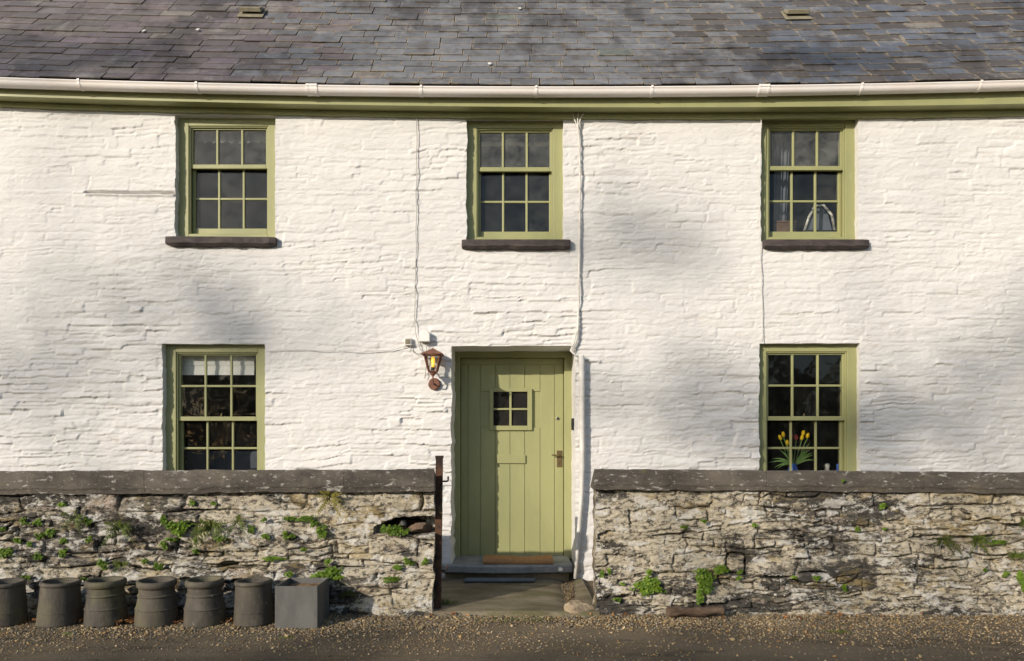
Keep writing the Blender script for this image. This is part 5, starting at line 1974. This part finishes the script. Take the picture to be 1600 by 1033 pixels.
for i in range(20):
    fs.append((2 * i, 2 * i + 2, 2 * i + 3, 2 * i + 1))
tag(ct.add(vs, fs).build('curtain', M['cloth'], smooth=True), 'grey curtain hanging at the left inside the upper right window', 'curtain')

# ------------------------------------------------------------------ trees across the lane (behind the viewer); they shade the lane and dapple the wall
TY = -42.0


def sunpt(u, v, y):
    """point at depth y whose shadow falls at (u, v) on the house wall"""
    return (u + 0.92 * y, y, v - 0.485 * y)


tr = np.random.RandomState(5)


def leafcloud(name, C, Rr, n, size, parent, kind=None):
    C = np.array(C)
    Rr = np.array(Rr)
    w = Rr[:, 0] * Rr[:, 1] if Rr.ndim > 1 else Rr ** 2
    pick_ = tr.choice(len(C), n, p=w / w.sum())
    d = tr.randn(n, 3)
    d /= np.linalg.norm(d, axis=1, keepdims=True)
    d *= tr.rand(n, 1) ** 0.45
    P = C[pick_] + d * (Rr[pick_] if Rr.ndim > 1 else Rr[pick_][:, None])
    a = tr.randn(n, 3)
    a /= np.linalg.norm(a, axis=1, keepdims=True)
    b = np.cross(a, tr.randn(n, 3))
    b /= np.linalg.norm(b, axis=1, keepdims=True)
    s = size * tr.uniform(.6, 1.3, (n, 1))
    V = np.stack([P - a * s, P + b * s * .5, P + a * s, P - b * s * .5], 1).reshape(-1, 3)
    Fc = np.arange(4 * n).reshape(n, 4)
    return link(name, fastmesh(name, V, Fc, M['woodleaf'], False), parent, kind)


# woodland edge: a long low belt, and a taller stand that keeps the low sun off the lane
C, Rr = [], []
for i in range(230):
    x = -85 + 150 * i / 229
    topz = 8.6 + 1.5 * math.sin(i * 0.21) + tr.uniform(-1.0, 1.0)
    for zz in np.arange(1.0, topz - 1.0, 1.9):
        C.append((x + tr.uniform(-.4, .4), TY - 6 + tr.uniform(-1.4, 1.4), zz))
        Rr.append((1.3, 1.2, 1.4))
tag(leafcloud('far_woodland', C, Rr, 30000, 0.42, None, 'stuff'), 'long low woodland edge across the lane', 'wood')
C, Rr = [], []
for i in range(150):
    x = sunpt(-5.6 + 13.4 * i / 149, 0, TY)[0]
    topz = sunpt(0, -1.27 + 0.17 * math.sin(i * 0.19 + 1.0) + 0.10 * math.sin(i * 0.47) + tr.uniform(-.10, .06), TY)[2]
    for zz in np.arange(1.0, topz - 1.2, 2.2):
        C.append((x + tr.uniform(-.3, .3), TY + tr.uniform(-1.2, 1.2), zz))
        Rr.append((1.3, 1.2, 1.5))
    C.append((x, TY + tr.uniform(-.4, .4), topz - 0.75))
    Rr.append((1.0, 0.6, 0.75))
tag(leafcloud('tall_woodland', C, Rr, 34000, 0.30, None, 'stuff'), 'taller dense stand of trees across the lane', 'wood')


def shade_tree(name, label, ux, blobs, seed, n):
    x0 = sunpt(ux, 0, TY + 1.5)[0]
    t = thing(name, label, 'tree', (x0, TY + 1.5, 0))
    mb = MB()
    topz = max(sunpt(0, b[1], TY)[2] for b in blobs)
    mb.tube([(0, 0, -0.2), (0.1, 0.1, topz * 0.4), (-0.05, 0.2, topz * 0.70)], [0.30, 0.20, 0.08], 10)
    C, Rr = [], []
    for u, v, ru, rv in blobs:
        p = sunpt(u, v, TY + 1.5)
        q = (p[0] - x0, 0.0, p[2])
        mb.tube([(0, 0.15, topz * 0.55), (q[0] * .5, 0.1, (topz * .62 + q[2]) / 2), q], [0.07, 0.04, 0.015], 6)
        C.append(q)
        Rr.append((ru, 0.6, rv))
    mb.build('trunk', M['bark'], t, smooth=True)
    leafcloud('crown', C, Rr, n, 0.16, t)


def hp(px, py):
    return W(px, py, 0)


a = hp(205, 490)
b = hp(60, 580)
shade_tree('field_tree', 'tall thin-crowned tree across the lane, further left', a[0] - .3, [(a[0], a[1], 1.5, .75), (a[0] + 1.3, a[1] - .1, .9, .5), (b[0] - .5, b[1] - 0.1, 1.2, .5), (-4.6, 5.3, 1.3, .4), (-2.4, 5.35, .8, .4)], 1, 285)
a = hp(1580, 540)
shade_tree('field_tree', 'tall thin-crowned tree across the lane, further right', a[0] - .2, [(a[0] + .3, a[1], 1.1, .7), (a[0] - .3, a[1] - .75, 1.5, .6), (a[0] - 1.6, a[1] - .85, 1.5, .55), (1.6, 1.75, 1.6, .6), (1.2, 3.4, .8, .5), (3.2, 5.35, 1.3, .4)], 2, 430)
